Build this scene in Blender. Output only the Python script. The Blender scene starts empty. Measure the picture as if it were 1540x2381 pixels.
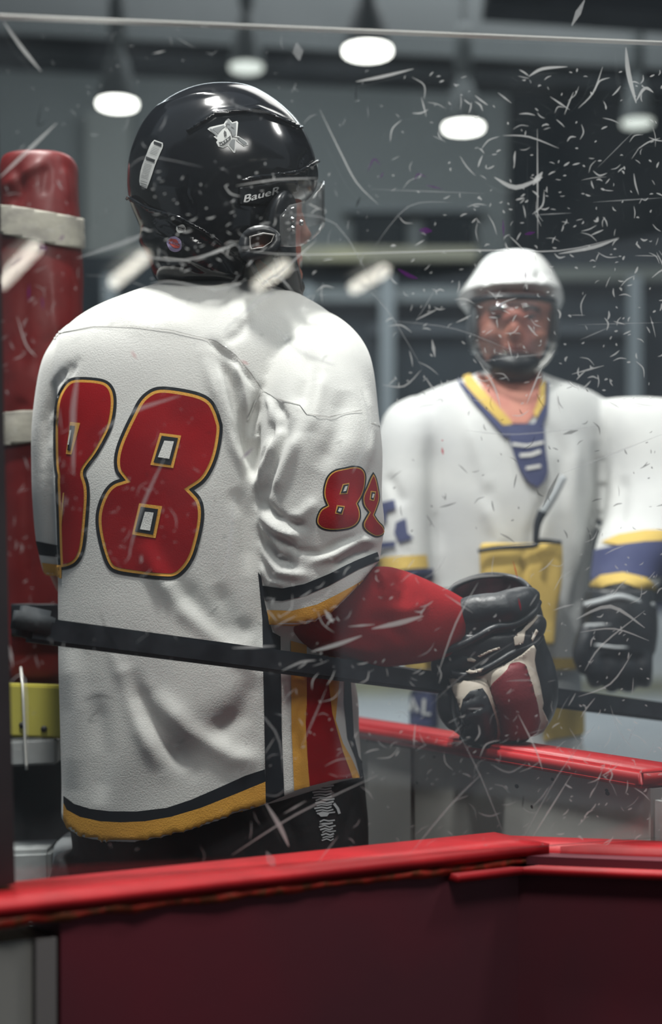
import bpy, bmesh, math, random
import numpy as np
from mathutils import Vector, Matrix
from mathutils.bvhtree import BVHTree
from mathutils.geometry import delaunay_2d_cdt
R = math.radians
F = 3473.0                      # focal length in pixels of the 1540 x 2381 frame
CX, HY, EYE = 770.0, 1400.0, 1.2
scene = bpy.context.scene
COL = scene.collection

# ------------------------------------------------------------------ camera
cd = bpy.data.cameras.new('camera'); cam = bpy.data.objects.new('camera', cd); COL.objects.link(cam)
cam.location = (0, 0, EYE); cam.rotation_euler = (R(90), 0, 0)
cd.sensor_fit = 'VERTICAL'; cd.sensor_height = 36; cd.sensor_width = 24
cd.lens = 36 * F / 2381; cd.shift_y = (HY - 1190.5) / 2381
cd.dof.use_dof = True; cd.dof.focus_distance = 2.17; cd.dof.aperture_fstop = 2.2
cd.clip_end = 200
scene.camera = cam
# ------------------------------------------------------------------ world, lights, exposure
w = bpy.data.worlds.new('world'); scene.world = w; w.use_nodes = True
w.node_tree.nodes['Background'].inputs[0].default_value = (.80, .90, 1, 1)
w.node_tree.nodes['Background'].inputs[1].default_value = .42
def area(name, loc, target, sx, sy, power, col=(1, .97, .92)):
    l = bpy.data.lights.new(name, 'AREA'); l.shape = 'RECTANGLE'; l.size = sx; l.size_y = sy
    l.energy = power; l.color = col
    o = bpy.data.objects.new(name, l); COL.objects.link(o); o.location = loc
    o.rotation_euler = (Vector(target) - Vector(loc)).to_track_quat('-Z', 'Y').to_euler()
    return o
area('light_over_bench', (-.45, 1.72, 4.4), (0, 2.35, 1.3), .25, .25, 175)
area('light_over_boards', (-.8, 2.8, 4.9), (-.1, 2.4, 1.5), .3, .3, 160)
area('light_right', (2.2, 1.9, 4.2), (.3, 2.5, 1.3), .4, .4, 36)
area('light_rink', (1.5, 7.5, 7.5), (.4, 3.2, 1.2), 3, 3, 165)
area('fill_camera_side', (.2, .75, 2.7), (0, 2.3, 1.0), .7, .4, 22)  # added soft fill from the camera side, not a fixture of the stands
area('light_ice', (0, 15, 9.0), (0, 17, 0), 8, 4, 760, (.9, .97, 1))
scene.view_settings.view_transform = 'Standard'; scene.view_settings.look = 'None'
scene.view_settings.gamma = 1; scene.view_settings.use_curve_mapping = False
scene.view_settings.exposure = 0.0

# ------------------------------------------------------------------ helpers
def P(px, py, Y): return Vector(((px - CX) / F * Y, Y, EYE + (HY - py) / F * Y))
def proj(v): return (CX + v[0] / v[1] * F, HY - (v[2] - EYE) / v[1] * F)
def W(px, Y): return px / F * Y
def S(r, g, b):                                     # sRGB 0..255 -> linear
    f = lambda c: (c / 255 / 12.92) if c / 255 <= .04045 else ((c / 255 + .055) / 1.055) ** 2.4
    return (f(r), f(g), f(b))

def mat(name, col, rough=.6, col2=None, scale=20, spec=.5, bump=0, bscale=200, metal=0, sheen=0, coat=0,
        emit=None, estr=0, detail=4, lo=.4, hi=.6, stretch=None):
    m = bpy.data.materials.new(name); m.use_nodes = True
    nt = m.node_tree; b = nt.nodes['Principled BSDF']; L = nt.links.new
    b.inputs['Base Color'].default_value = (*col, 1); b.inputs['Roughness'].default_value = rough
    b.inputs['Specular IOR Level'].default_value = spec; b.inputs['Metallic'].default_value = metal
    b.inputs['Sheen Weight'].default_value = sheen; b.inputs['Coat Weight'].default_value = coat
    b.inputs['Coat Roughness'].default_value = .12
    if emit: b.inputs['Emission Color'].default_value = (*emit, 1); b.inputs['Emission Strength'].default_value = estr
    tc = nt.nodes.new('ShaderNodeTexCoord'); mp = nt.nodes.new('ShaderNodeMapping')
    L(tc.outputs['Object'], mp.inputs[0])
    if stretch: mp.inputs['Scale'].default_value = stretch
    if col2:
        n = nt.nodes.new('ShaderNodeTexNoise'); n.inputs['Scale'].default_value = scale; n.inputs['Detail'].default_value = detail
        L(mp.outputs[0], n.inputs['Vector'])
        r = nt.nodes.new('ShaderNodeValToRGB'); r.color_ramp.elements[0].position = lo; r.color_ramp.elements[1].position = hi
        r.color_ramp.elements[0].color = (*col, 1); r.color_ramp.elements[1].color = (*col2, 1)
        L(n.outputs['Fac'], r.inputs[0]); L(r.outputs[0], b.inputs['Base Color'])
    if bump:
        n = nt.nodes.new('ShaderNodeTexNoise'); n.inputs['Scale'].default_value = bscale; n.inputs['Detail'].default_value = 3
        L(mp.outputs[0], n.inputs['Vector'])
        bp = nt.nodes.new('ShaderNodeBump'); bp.inputs['Strength'].default_value = bump; bp.inputs['Distance'].default_value = .004
        L(n.outputs['Fac'], bp.inputs['Height']); L(bp.outputs[0], b.inputs['Normal'])
    return m

M = {}
M['jersey'] = mat('jersey_white', (.64, .64, .61), .85, (.56, .56, .54), 6, .2, .18, 420, sheen=.15)
M['seam'] = mat('seam_thread', (.62, .62, .6), .8)
M['red_num'] = mat('number_red', (.20, .002, .006), .8, (.28, .004, .008), 9, .12, .1, 500)
M['gold'] = mat('trim_gold', (.66, .34, .06), .75, (.58, .29, .05), 12, .2, .15, 400)
M['black_trim'] = mat('trim_black', (.012, .015, .020), .8, spec=.2)
M['red_sleeve'] = mat('undersleeve_red', (.27, .007, .010), .85, (.22, .006, .009), 8, .12, .2, 300)
M['helmet'] = mat('helmet_gloss_black', (.005, .006, .008), .14, spec=.4)
M['helmet_part'] = mat('helmet_satin_black', (.010, .012, .015), .38, spec=.4)
M['letter_white'] = mat('letter_white', (.85, .86, .85), .6)
M['sticker'] = mat('sticker_white', (.42, .43, .42), .5)
M['sticker_grey'] = mat('sticker_grey', (.10, .11, .115), .5)
M['logo_ink'] = mat('sticker_ink', (.012, .014, .016), .5)
M['red_sticker'] = mat('sticker_red', (.40, .06, .05), .5)
M['violet_sticker'] = mat('sticker_violet', (.22, .18, .30), .5)
M['skin'] = mat('skin', (.42, .17, .12), .55, (.36, .12, .09), 14, .4, .05, 200)
M['hair'] = mat('hair_dark', (.015, .012, .010), .6)
M['lip'] = mat('lip', (.25, .06, .05), .5)
M['eye'] = mat('eye_dark', (.02, .015, .01), .2)
M['pants'] = mat('pants_black', (.008, .009, .011), .7, (.014, .014, .016), 8, .3, .3, 60)
M['lettering'] = mat('pants_lettering', (.50, .51, .52), .7)
M['lining'] = mat('glove_lining', (.075, .010, .018), .9, (.03, .006, .01), 20)
M['glove'] = mat('glove_black', (.010, .012, .015), .42, (.016, .019, .023), 18, .4, .35, 50)
M['cream'] = mat('glove_cream', (.42, .38, .32), .6, (.34, .30, .25), 14, .3, .2, 60)
M['glove_red'] = mat('glove_red', (.13, .012, .018), .6, (.10, .010, .015), 14, .3, .15, 200)
M['shaft'] = mat('stick_black', (.008, .010, .014), .5, (.02, .024, .03), 25, .3, .1, 60)
M['cap_red'] = mat('cap_red_paint', (.37, .012, .017), .45, (.27, .008, .012), 9, .22, .12, 45)
M['cap_red_far'] = mat('cap_red_plastic', (.34, .012, .016), .42, (.27, .010, .012), 6, .25, .1, 60)
M['cap_worn'] = mat('cap_worn_edge', (.30, .020, .010), .5, (.12, .03, .008), 60, .3, .6, 60)
M['maroon'] = mat('panel_maroon', (.085, .020, .030), .6, (.12, .016, .027), 2.2, .35, .05, 40)
M['panel_grey'] = mat('board_grey', (.30, .30, .285), .6, (.24, .24, .23), 3, .3, .08, 30)
M['speck'] = mat('speck_dark', (.012, .012, .012), .7)
M['pad_red'] = mat('pad_red_vinyl', (.12, .006, .007), .45, (.08, .005, .005), 7, .35, .3, 14)
M['strap'] = mat('pad_strap_cream', (.26, .25, .21), .8, (.18, .17, .15), 18, .3, .2, 80)
M['yellow'] = mat('kick_yellow', (.46, .42, .085), .5, (.40, .36, .07), 5, .4, .06, 40)
M['white_dull'] = mat('dull_white', (.36, .38, .38), .8, (.28, .29, .29), 8, .2, .2, 40)
M['dark'] = mat('dark_rubber', (.022, .026, .030), .8, (.035, .039, .043), 6, .2, .2, 60)
M['post'] = mat('post_bronze', (.05, .042, .044), .35, (.035, .03, .032), 4, .5, .05, 40, metal=.5)
M['cord'] = mat('cord_white', (.55, .55, .52), .8)
M['helmet_white'] = mat('helmet_white', (.56, .57, .56), .2, spec=.5, coat=.4)
M['jersey_far'] = mat('jersey_far_white', (.50, .51, .50), .85, (.43, .44, .44), 5, .2, .15, 200)
M['navy'] = mat('navy_cloth', (.035, .042, .10), .8, (.05, .058, .12), 9, .2)
M['yellow_cloth'] = mat('yellow_cloth', (.50, .36, .10), .85, (.44, .31, .08), 8, .2, .2, 120)
M['ice'] = mat('ice', (.72, .75, .77), .25, (.62, .66, .69), 1.2, .5)
M['boards'] = mat('dasher_white', (.70, .71, .70), .5, (.6, .61, .6), 1, .3)
M['wall'] = mat('wall_grey', (.30, .33, .33), .8, (.36, .385, .38), .25, .2, lo=.3, hi=.7)
M['wall_dark'] = mat('wall_dark', (.045, .055, .062), .85, (.03, .036, .042), .8, .2)
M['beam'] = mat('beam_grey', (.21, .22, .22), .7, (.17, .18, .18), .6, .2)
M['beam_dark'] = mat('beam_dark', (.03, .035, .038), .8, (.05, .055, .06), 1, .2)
M['rail'] = mat('rail_yellowish', (.42, .40, .27), .7, (.32, .31, .24), 1.2, .2)
M['steel'] = mat('steel', (.45, .46, .46), .35, metal=.9)
M['lamp_metal'] = mat('lamp_housing', (.12, .13, .13), .6, (.09, .10, .10), 5)
M['lamp'] = mat('lamp_glow', (.9, .9, .85), .5, emit=(1, .98, .90), estr=7)
M['lamp_dim'] = mat('lamp_glow_dim', (.9, .9, .85), .5, emit=(.9, .95, .85), estr=.9)
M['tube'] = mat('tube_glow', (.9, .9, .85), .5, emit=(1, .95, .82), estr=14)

def alpha_mix(name, alpha, shader_setup):
    m = bpy.data.materials.new(name); m.use_nodes = True; nt = m.node_tree; nt.nodes.clear()
    out = nt.nodes.new('ShaderNodeOutputMaterial'); mx = nt.nodes.new('ShaderNodeMixShader')
    tr = nt.nodes.new('ShaderNodeBsdfTransparent'); mx.inputs[0].default_value = alpha
    nt.links.new(tr.outputs[0], mx.inputs[1]); nt.links.new(shader_setup(nt), mx.inputs[2])
    nt.links.new(mx.outputs[0], out.inputs[0]); return m
def dt(col):
    def f(nt):
        a = nt.nodes.new('ShaderNodeBsdfDiffuse'); a.inputs[0].default_value = (*col, 1)
        b = nt.nodes.new('ShaderNodeBsdfTranslucent'); b.inputs[0].default_value = (*col, 1)
        m = nt.nodes.new('ShaderNodeMixShader'); m.inputs[0].default_value = .45
        nt.links.new(a.outputs[0], m.inputs[1]); nt.links.new(b.outputs[0], m.inputs[2]); return m.outputs[0]
    return f
M['scratch'] = alpha_mix('scratch_white', .50, dt((.85, .87, .87)))
M['scratch_soft'] = alpha_mix('scratch_faint', .30, dt((.72, .75, .77)))
M['scratch_dark'] = alpha_mix('scuff_dark', .55, dt((.03, .035, .04)))
M['scratch_violet'] = alpha_mix('marker_violet', .5, dt((.14, .02, .20)))
M['scratch_red'] = alpha_mix('marker_red', .6, dt((.7, .02, .05)))
def glass_mat(name, tint, haze, gl=.0, hazecol=(.6, .66, .7), clouds=0):
    m = bpy.data.materials.new(name); m.use_nodes = True; nt = m.node_tree; nt.nodes.clear(); L = nt.links.new
    out = nt.nodes.new('ShaderNodeOutputMaterial'); tr = nt.nodes.new('ShaderNodeBsdfTransparent'); tr.inputs[0].default_value = (*tint, 1)
    g = nt.nodes.new('ShaderNodeBsdfGlossy'); g.inputs['Roughness'].default_value = gl
    fr = nt.nodes.new('ShaderNodeFresnel'); ge = nt.nodes.new('ShaderNodeNewGeometry'); ma = nt.nodes.new('ShaderNodeMapRange'); L(ge.outputs['Backfacing'], ma.inputs[0]); ma.inputs[3].default_value = 1.49; ma.inputs[4].default_value = 1 / 1.49; L(ma.outputs[0], fr.inputs[0])
    d = dt(hazecol)(nt); m1 = nt.nodes.new('ShaderNodeMixShader'); m1.inputs[0].default_value = haze
    L(tr.outputs[0], m1.inputs[1]); L(d, m1.inputs[2])
    if clouds:
        tc = nt.nodes.new('ShaderNodeTexCoord'); n = nt.nodes.new('ShaderNodeTexNoise'); n.inputs['Scale'].default_value = 7
        n.inputs['Detail'].default_value = 8; L(tc.outputs['Object'], n.inputs['Vector'])
        mr = nt.nodes.new('ShaderNodeMapRange'); mr.inputs[1].default_value = .35; mr.inputs[2].default_value = .75
        mr.inputs[3].default_value = haze * .6; mr.inputs[4].default_value = haze * 2.2
        L(n.outputs['Fac'], mr.inputs[0]); L(mr.outputs[0], m1.inputs[0])
    m2 = nt.nodes.new('ShaderNodeMixShader'); L(fr.outputs[0], m2.inputs[0]); L(m1.outputs[0], m2.inputs[1]); L(g.outputs[0], m2.inputs[2])
    L(m2.outputs[0], out.inputs[0]); return m
M['acrylic'] = glass_mat('acrylic_pane', (.94, .955, .96), .009, clouds=1)
M['visor_far'] = glass_mat('visor_far_clear', (.93, .94, .94), .02, hazecol=(.7, .7, .7))
M['visor'] = glass_mat('visor_clear', (.95, .96, .96), .07, hazecol=(.8, .8, .8))

def tag(o, label=None, cat=None, group=None, kind=None):
    if label: o['label'] = label
    if cat: o['category'] = cat
    if group: o['group'] = group
    if kind: o['kind'] = kind
    return o
def thing(name, label, cat, loc=(0, 0, 0), group=None):
    o = bpy.data.objects.new(name, None); COL.objects.link(o); o.location = loc; o.empty_display_size = .1
    return tag(o, label, cat, group)
def link(name, me, m, parent=None, smooth=True):
    o = bpy.data.objects.new(name, me); COL.objects.link(o)
    me.materials.clear(); me.materials.append(M[m] if isinstance(m, str) else m)
    if smooth:
        me.polygons.foreach_set('use_smooth', [True] * len(me.polygons))
    if parent:
        o.parent = parent
        off = Vector(parent.location)
        if parent.parent: off += Vector(parent.parent.location)
        me.transform(Matrix.Translation(-off))       # meshes are modelled in world space
    return o
def obj(name, bm, m, parent=None, smooth=True):
    bmesh.ops.recalc_face_normals(bm, faces=bm.faces)
    me = bpy.data.meshes.new(name); bm.to_mesh(me); bm.free(); return link(name, me, m, parent, smooth)
def box(bm, c, s, rot=None, bev=0):
    g = bmesh.ops.create_cube(bm, size=1)['verts']
    for v in g: v.co = Vector((v.co.x * s[0], v.co.y * s[1], v.co.z * s[2]))
    if bev:
        es = list({e for v in g for e in v.link_edges})
        r = bmesh.ops.bevel(bm, geom=es, offset=bev, segments=2, affect='EDGES'); g = list({v for f in r['faces'] for v in f.verts} | {v for v in g if v.is_valid})
    for v in g: v.co = (rot @ v.co if rot else v.co) + Vector(c)
def quadbox(bm, a, b, z0, z1, d0, d1, bev=0):
    """board between plan points a,b; d0..d1 offset along the plan normal"""
    a = Vector((a[0], a[1], 0)); b = Vector((b[0], b[1], 0)); u = (b - a).normalized(); n = Vector((-u.y, u.x, 0))
    g = []
    for z in (z0, z1):
        for p in (a + n * d0, b + n * d0, b + n * d1, a + n * d1): g.append(bm.verts.new((p.x, p.y, z)))
    fs = [bm.faces.new([g[i] for i in q]) for q in ((3, 2, 1, 0), (4, 5, 6, 7), (0, 1, 5, 4), (1, 2, 6, 5), (2, 3, 7, 6), (3, 0, 4, 7))]
    if bev:
        bmesh.ops.bevel(bm, geom=list({e for f in fs for e in f.edges}), offset=bev, segments=3, affect='EDGES')
def crom(rows, n):
    rows = [np.array(r, float) for r in rows]; out = []
    for i in range(len(rows) - 1):
        p0 = rows[max(i - 1, 0)]; p1 = rows[i]; p2 = rows[i + 1]; p3 = rows[min(i + 2, len(rows) - 1)]
        for k in range(n):
            t = k / n
            out.append(.5 * ((2 * p1) + (-p0 + p2) * t + (2 * p0 - 5 * p1 + 4 * p2 - p3) * t * t + (-p0 + 3 * p1 - 3 * p2 + p3) * t ** 3))
    out.append(rows[-1]); return out
def loft(bm, rows, n=6, N=40, ex=2.0, cap=True):
    """rows: (py, xl, xr, Y, half-depth) -> horizontal rings"""
    rings = []
    for r in crom(rows, n):
        py, xl, xr, Y, b = r; c = P((xl + xr) / 2, py, Y); a = W((xr - xl) / 2, Y); ring = []
        for k in range(N):
            t = 2 * math.pi * k / N; cs, sn = math.cos(t), math.sin(t)
            ring.append(bm.verts.new((c.x + a * math.copysign(abs(cs) ** (2 / ex), cs), c.y + b * math.copysign(abs(sn) ** (2 / ex), sn), c.z)))
        rings.append(ring)
    for A, B in zip(rings, rings[1:]):
        for k in range(N): bm.faces.new((A[k], A[(k + 1) % N], B[(k + 1) % N], B[k]))
    if cap: bm.faces.new(rings[0]); bm.faces.new(rings[-1])
def tube(bm, pts, N=20, n=5, flat=1.0, cap=True, world=False):
    """pts: (px, py, Y, r px) or world (x,y,z,r m); flat scales the depth axis"""
    if not world: pts = [(*P(p[0], p[1], p[2]), W(p[3], p[2])) for p in pts]
    rows = crom(pts, n) if n > 1 else [np.array(p, float) for p in pts]; rings = []
    for i, r in enumerate(rows):
        a = rows[max(i - 1, 0)]; b = rows[min(i + 1, len(rows) - 1)]
        d = Vector(b[:3]) - Vector(a[:3]); d = d.normalized() if d.length > 1e-9 else Vector((0, 0, 1))
        s = d.cross(Vector((0, 1, 0)))
        if s.length < .2: s = d.cross(Vector((1, 0, 0)))
        s.normalize(); u = s.cross(d).normalized(); c = Vector(r[:3]); ring = []
        for k in range(N):
            t = 2 * math.pi * k / N
            ring.append(bm.verts.new(c + s * math.cos(t) * r[3] + u * math.sin(t) * r[3] * flat))
        rings.append(ring)
    for A, B in zip(rings, rings[1:]):
        for k in range(N): bm.faces.new((A[k], A[(k + 1) % N], B[(k + 1) % N], B[k]))
    if cap: bm.faces.new(rings[0]); bm.faces.new(rings[-1])
def ball(bm, px, py, Y, rx, ry, rd, seg=20):
    c = P(px, py, Y); g = bmesh.ops.create_uvsphere(bm, u_segments=seg, v_segments=seg * 2 // 3, radius=1)['verts']
    for v in g: v.co = Vector((c.x + v.co.x * W(rx, Y), c.y + v.co.y * rd, c.z + v.co.z * W(ry, Y)))
def poly_hem(pts):
    xs = [p[0] for p in pts]; ys = [p[1] for p in pts]
    return lambda x: float(np.interp(x, xs, ys))
def hem_clamp(bm, fn):
    for v in bm.verts:
        x, y = proj(v.co); h = fn(x)
        if y > h: v.co.z = EYE + (HY - h) / F * v.co.y
def laplace(co, ed, it, f=.5):
    deg = np.bincount(ed.ravel(), minlength=len(co)).astype(float)[:, None]; deg[deg == 0] = 1
    for _ in range(it):
        s = np.zeros_like(co); np.add.at(s, ed[:, 0], co[ed[:, 1]]); np.add.at(s, ed[:, 1], co[ed[:, 0]])
        co = co + f * (s / deg - co)
    return co
def fuse(bm, voxel, it=6, folds=None, noise=0, nscale=8, clampfn=None):
    """one closed surface out of overlapping closed volumes; returns a mesh in world space"""
    bmesh.ops.recalc_face_normals(bm, faces=bm.faces)
    me = bpy.data.meshes.new('tmp'); bm.to_mesh(me); bm.free()
    o = bpy.data.objects.new('tmp', me); COL.objects.link(o)
    md = o.modifiers.new('r', 'REMESH'); md.mode = 'VOXEL'; md.voxel_size = voxel; md.adaptivity = 0
    dg = bpy.context.evaluated_depsgraph_get(); dg.update()
    m2 = bpy.data.meshes.new_from_object(o.evaluated_get(dg)); bpy.data.objects.remove(o); bpy.data.meshes.remove(me)
    nv = len(m2.vertices); co = np.empty(nv * 3); m2.vertices.foreach_get('co', co); co = co.reshape(-1, 3)
    ed = np.empty(len(m2.edges) * 2, int); m2.edges.foreach_get('vertices', ed); ed = ed.reshape(-1, 2)
    co = laplace(co, ed, it)
    if folds or noise:
        m2.vertices.foreach_set('co', co.ravel()); m2.update()
        no = np.empty(nv * 3); m2.vertices.foreach_get('normal', no); no = no.reshape(-1, 3)
        px = CX + co[:, 0] / co[:, 1] * F; py = HY - (co[:, 2] - EYE) / co[:, 1] * F
        disp = np.zeros(nv)
        if folds:
            face = np.clip(-no[:, 1] * 1.5, 0, 1)
            for pts, wd, amp in folds:
                dmin = np.full(nv, 1e9); tpar = np.zeros(nv); total = len(pts) - 1
                for i in range(total):
                    ax, ay = pts[i]; bx, by = pts[i + 1]; dx, dy = bx - ax, by - ay
                    t = np.clip(((px - ax) * dx + (py - ay) * dy) / (dx * dx + dy * dy), 0, 1)
                    d = np.hypot(px - ax - t * dx, py - ay - t * dy); k = d < dmin
                    dmin[k] = d[k]; tpar[k] = (i + t[k]) / total
                taper = np.clip(np.sin(np.pi * np.clip(tpar, .03, .97)) * 1.6, 0, 1)
                disp += amp * .001 * np.exp(-(dmin / wd) ** 2) * taper * face
        if noise:
            from mathutils import noise as NZ
            nz = np.array([NZ.noise(Vector(c) * nscale) + .5 * NZ.noise(Vector(c) * nscale * 2.1) for c in co]); disp += noise * nz
        co = co + no * disp[:, None]; co = laplace(co, ed, 1, .3)
    m2.vertices.foreach_set('co', co.ravel()); m2.update(); return m2
def bvh_of(me, off=Vector((0, 0, 0))):
    return BVHTree.FromPolygons([v.co + off for v in me.vertices], [tuple(p.vertices) for p in me.polygons])
def zp(k, ox, oy, pts): return [(ox + x / k, oy + y / k) for x, y in pts]     # crop coordinates -> frame
def inset(poly, d):
    n = len(poly); A = sum(poly[i][0] * poly[(i + 1) % n][1] - poly[(i + 1) % n][0] * poly[i][1] for i in range(n))
    s = 1 if A > 0 else -1; out = []
    for i in range(n):
        p0 = Vector(poly[i - 1]); p1 = Vector(poly[i]); p2 = Vector(poly[(i + 1) % n])
        a = (p1 - p0).normalized(); b = (p2 - p1).normalized()
        na = Vector((-a.y, a.x)) * s; nb = Vector((-b.y, b.x)) * s; m = na + nb
        m = m / max(m.length_squared, .5) * 2
        out.append(tuple(p1 + m * d * 1.0))
    return out
def smooth_poly(poly, k=2, sharp=50):
    """round gentle corners, keep sharp cusps"""
    for _ in range(k):
        n = len(poly); out = []
        for i in range(n):
            p0 = Vector(poly[i - 1]); p1 = Vector(poly[i]); p2 = Vector(poly[(i + 1) % n])
            a = (p1 - p0); b = (p2 - p1)
            ang = math.degrees(a.angle(b)) if a.length > 1e-6 and b.length > 1e-6 else 0
            if ang > sharp: out.append(tuple(p1))
            else: out += [tuple(p1 - a * .25), tuple(p1 + b * .25)]
        poly = out
    return poly
def decal(bm, poly, bvh, off=.001, step=7, holes=()):
    loops = [poly] + list(holes); vs = []; ed = []
    for lp in loops:
        st = len(vs); q = []
        for i in range(len(lp)):
            a = Vector(lp[i]); b = Vector(lp[(i + 1) % len(lp)]); m = max(1, int((b - a).length / step))
            q += [a + (b - a) * (k / m) for k in range(m)]
        vs += q; ed += [(st + i, st + (i + 1) % len(q)) for i in range(len(q))]
    x0 = min(p[0] for p in poly); x1 = max(p[0] for p in poly); y0 = min(p[1] for p in poly); y1 = max(p[1] for p in poly)
    y = y0 + step * .5
    while y < y1:
        x = x0 + step * .5
        while x < x1: vs.append(Vector((x, y))); x += step
        y += step
    r = delaunay_2d_cdt(vs, ed, [], 2 if holes else 1, 1e-3)
    cc = Vector((sum(p[0] for p in poly) / len(poly), sum(p[1] for p in poly) / len(poly)))
    project(bm, [tuple(v) for v in r[0]], [tuple(f) for f in r[2]], bvh, off, cc, holes)
def inside(p, poly):
    c = False; n = len(poly); j = n - 1
    for i in range(n):
        if (poly[i][1] > p[1]) != (poly[j][1] > p[1]) and p[0] < (poly[j][0] - poly[i][0]) * (p[1] - poly[i][1]) / (poly[j][1] - poly[i][1]) + poly[i][0]: c = not c
        j = i
    return c
def project(bm, pts, faces, bvh, off, cc, holes=()):
    o = Vector((0, 0, EYE)); cc = Vector(cc); out = []
    for p in pts:
        p = Vector(p); hit = None
        for k in range(25):
            q = p + (cc - p) * (k * .012); d = Vector(((q.x - CX) / F, 1, (HY - q.y) / F)).normalized()
            h = bvh.ray_cast(o, d)
            if h[0] is not None:
                n = h[1] if h[1].dot(d) < 0 else -h[1]
                hit = h[0] + (n * .6 - d * .4).normalized() * off; break
        out.append(bm.verts.new(hit) if hit else None)
    for f in faces:
        v = [out[i] for i in f]
        if any(a is None for a in v) or len(set(v)) < 3: continue
        if holes:
            c = (sum(pts[i][0] for i in f) / len(f), sum(pts[i][1] for i in f) / len(f))
            if any(inside(c, h) for h in holes): continue
        try: bm.faces.new(v)
        except ValueError: pass
    bmesh.ops.delete(bm, geom=[v for v in bm.verts if not v.link_faces], context='VERTS')
def decal_obj(name, m, parent, bvh, polys, off=.001, step=7):
    bm = bmesh.new()
    for p in polys: decal(bm, p, bvh, off, step)
    me = bpy.data.meshes.new(name); bm.to_mesh(me); bm.free(); return link(name, me, m, parent)
def stroke(pts, w):
    """polyline -> thin polygon of width w px"""
    L = []; Rr = []
    for i, p in enumerate(pts):
        a = Vector(pts[max(i - 1, 0)]); b = Vector(pts[min(i + 1, len(pts) - 1)]); d = (b - a).normalized(); n = Vector((-d.y, d.x)) * w / 2
        L.append(tuple(Vector(p) + n)); Rr.append(tuple(Vector(p) - n))
    return L + Rr[::-1]
def text_polys(txt, size, shear=0):
    cu = bpy.data.curves.new('t', 'FONT'); cu.body = txt; cu.size = size; cu.shear = shear; cu.resolution_u = 3
    o = bpy.data.objects.new('t', cu); COL.objects.link(o); dg = bpy.context.evaluated_depsgraph_get(); dg.update()
    me = bpy.data.meshes.new_from_object(o.evaluated_get(dg)); vs = [tuple(v.co[:2]) for v in me.vertices]; fs = [tuple(p.vertices) for p in me.polygons]
    bpy.data.objects.remove(o); bpy.data.meshes.remove(me); return vs, fs
def decal_text(name, txt, m, parent, bvh, org, width, ang, off=.001, shear=0, hscale=1, bold=0):
    vs, fs = text_polys(txt, 1, shear); x0 = min(v[0] for v in vs); x1 = max(v[0] for v in vs); k = width / (x1 - x0)
    ca, sa = math.cos(R(ang)), math.sin(R(ang)); bm = bmesh.new()
    for b in ([0] if not bold else [-bold, 0, bold]):
        pts = []
        for x, y in vs:
            X = (x - x0) * k + b; Y = y * k * hscale + b * .3; pts.append((org[0] + X * ca + Y * sa, org[1] + X * sa - Y * ca))
        project(bm, pts, fs, bvh, off + abs(b) * 1e-5, (sum(p[0] for p in pts) / len(pts), sum(p[1] for p in pts) / len(pts)))
    me = bpy.data.meshes.new(name); bm.to_mesh(me); bm.free(); return link(name, me, m, parent, False)

# ================================================================== SETTING
def struct(name, bm, m, **k): o = obj(name, bm, m, None, False); o['kind'] = 'structure'; return o
bm = bmesh.new(); box(bm, (0, 0, -.05), (12, 8.4, .1)); struct('floor', bm, 'dark')
bm = bmesh.new(); box(bm, (0, 14.2, -.05), (30, 20, .1)); struct('floor_ice', bm, 'ice')
bm = bmesh.new(); box(bm, (0, 24, 5), (30, .3, 12)); struct('wall_back', bm, 'wall')
bm = bmesh.new(); box(bm, (-13, 12, 5), (.3, 24, 12)); struct('wall_left', bm, 'wall')
bm = bmesh.new(); box(bm, (13, 12, 5), (.3, 24, 12)); struct('wall_right', bm, 'wall')
bm = bmesh.new(); box(bm, (0, 14.5, 11), (26, 19.5, .2)); struct('ceiling', bm, 'beam_dark')
# rink-side soffit, its lower front edge runs from (0,88) to (1540,190) px
a = P(-500, 60, 13.6); b = P(2100, 225, 15.2)
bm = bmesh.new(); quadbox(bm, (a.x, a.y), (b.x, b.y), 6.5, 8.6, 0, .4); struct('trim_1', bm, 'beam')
bm = bmesh.new(); quadbox(bm, (a.x, a.y), (b.x, b.y), 6.30, 6.5, .05, .45); struct('soffit_shade', bm, 'beam_dark')  # shade under the soffit, put in as a dark strip
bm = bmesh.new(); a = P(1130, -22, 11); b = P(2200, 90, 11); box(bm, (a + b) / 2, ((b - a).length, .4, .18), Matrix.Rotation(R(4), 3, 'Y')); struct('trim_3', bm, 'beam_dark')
YB = 21.0
def bgbox(bm, x0, x1, y0, y1, Y, d=.2):
    a = P(x0, y1, Y); b = P(x1, y0, Y); box(bm, (a + b) / 2 + Vector((0, d / 2, 0)), (b.x - a.x, d, b.z - a.z))
t = thing('stands', 'dark spectator stand across the ice with grey posts and a pale yellowish rail', 'stand', P(1100, 1420, YB))
bm = bmesh.new(); bgbox(bm, -400, 2100, 590, 1430, YB, 1.0); obj('stand_front', bm, 'wall_dark', t, False)
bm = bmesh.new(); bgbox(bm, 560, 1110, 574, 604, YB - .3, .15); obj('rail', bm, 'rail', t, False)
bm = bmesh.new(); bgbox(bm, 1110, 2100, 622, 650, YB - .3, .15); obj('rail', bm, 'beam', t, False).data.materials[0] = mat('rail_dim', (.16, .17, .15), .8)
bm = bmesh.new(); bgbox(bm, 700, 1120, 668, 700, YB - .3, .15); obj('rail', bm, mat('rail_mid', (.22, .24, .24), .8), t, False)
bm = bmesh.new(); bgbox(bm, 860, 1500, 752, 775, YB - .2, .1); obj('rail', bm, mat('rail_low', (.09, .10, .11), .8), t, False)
pm = mat('post_grey', (.30, .33, .34), .7)
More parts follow.
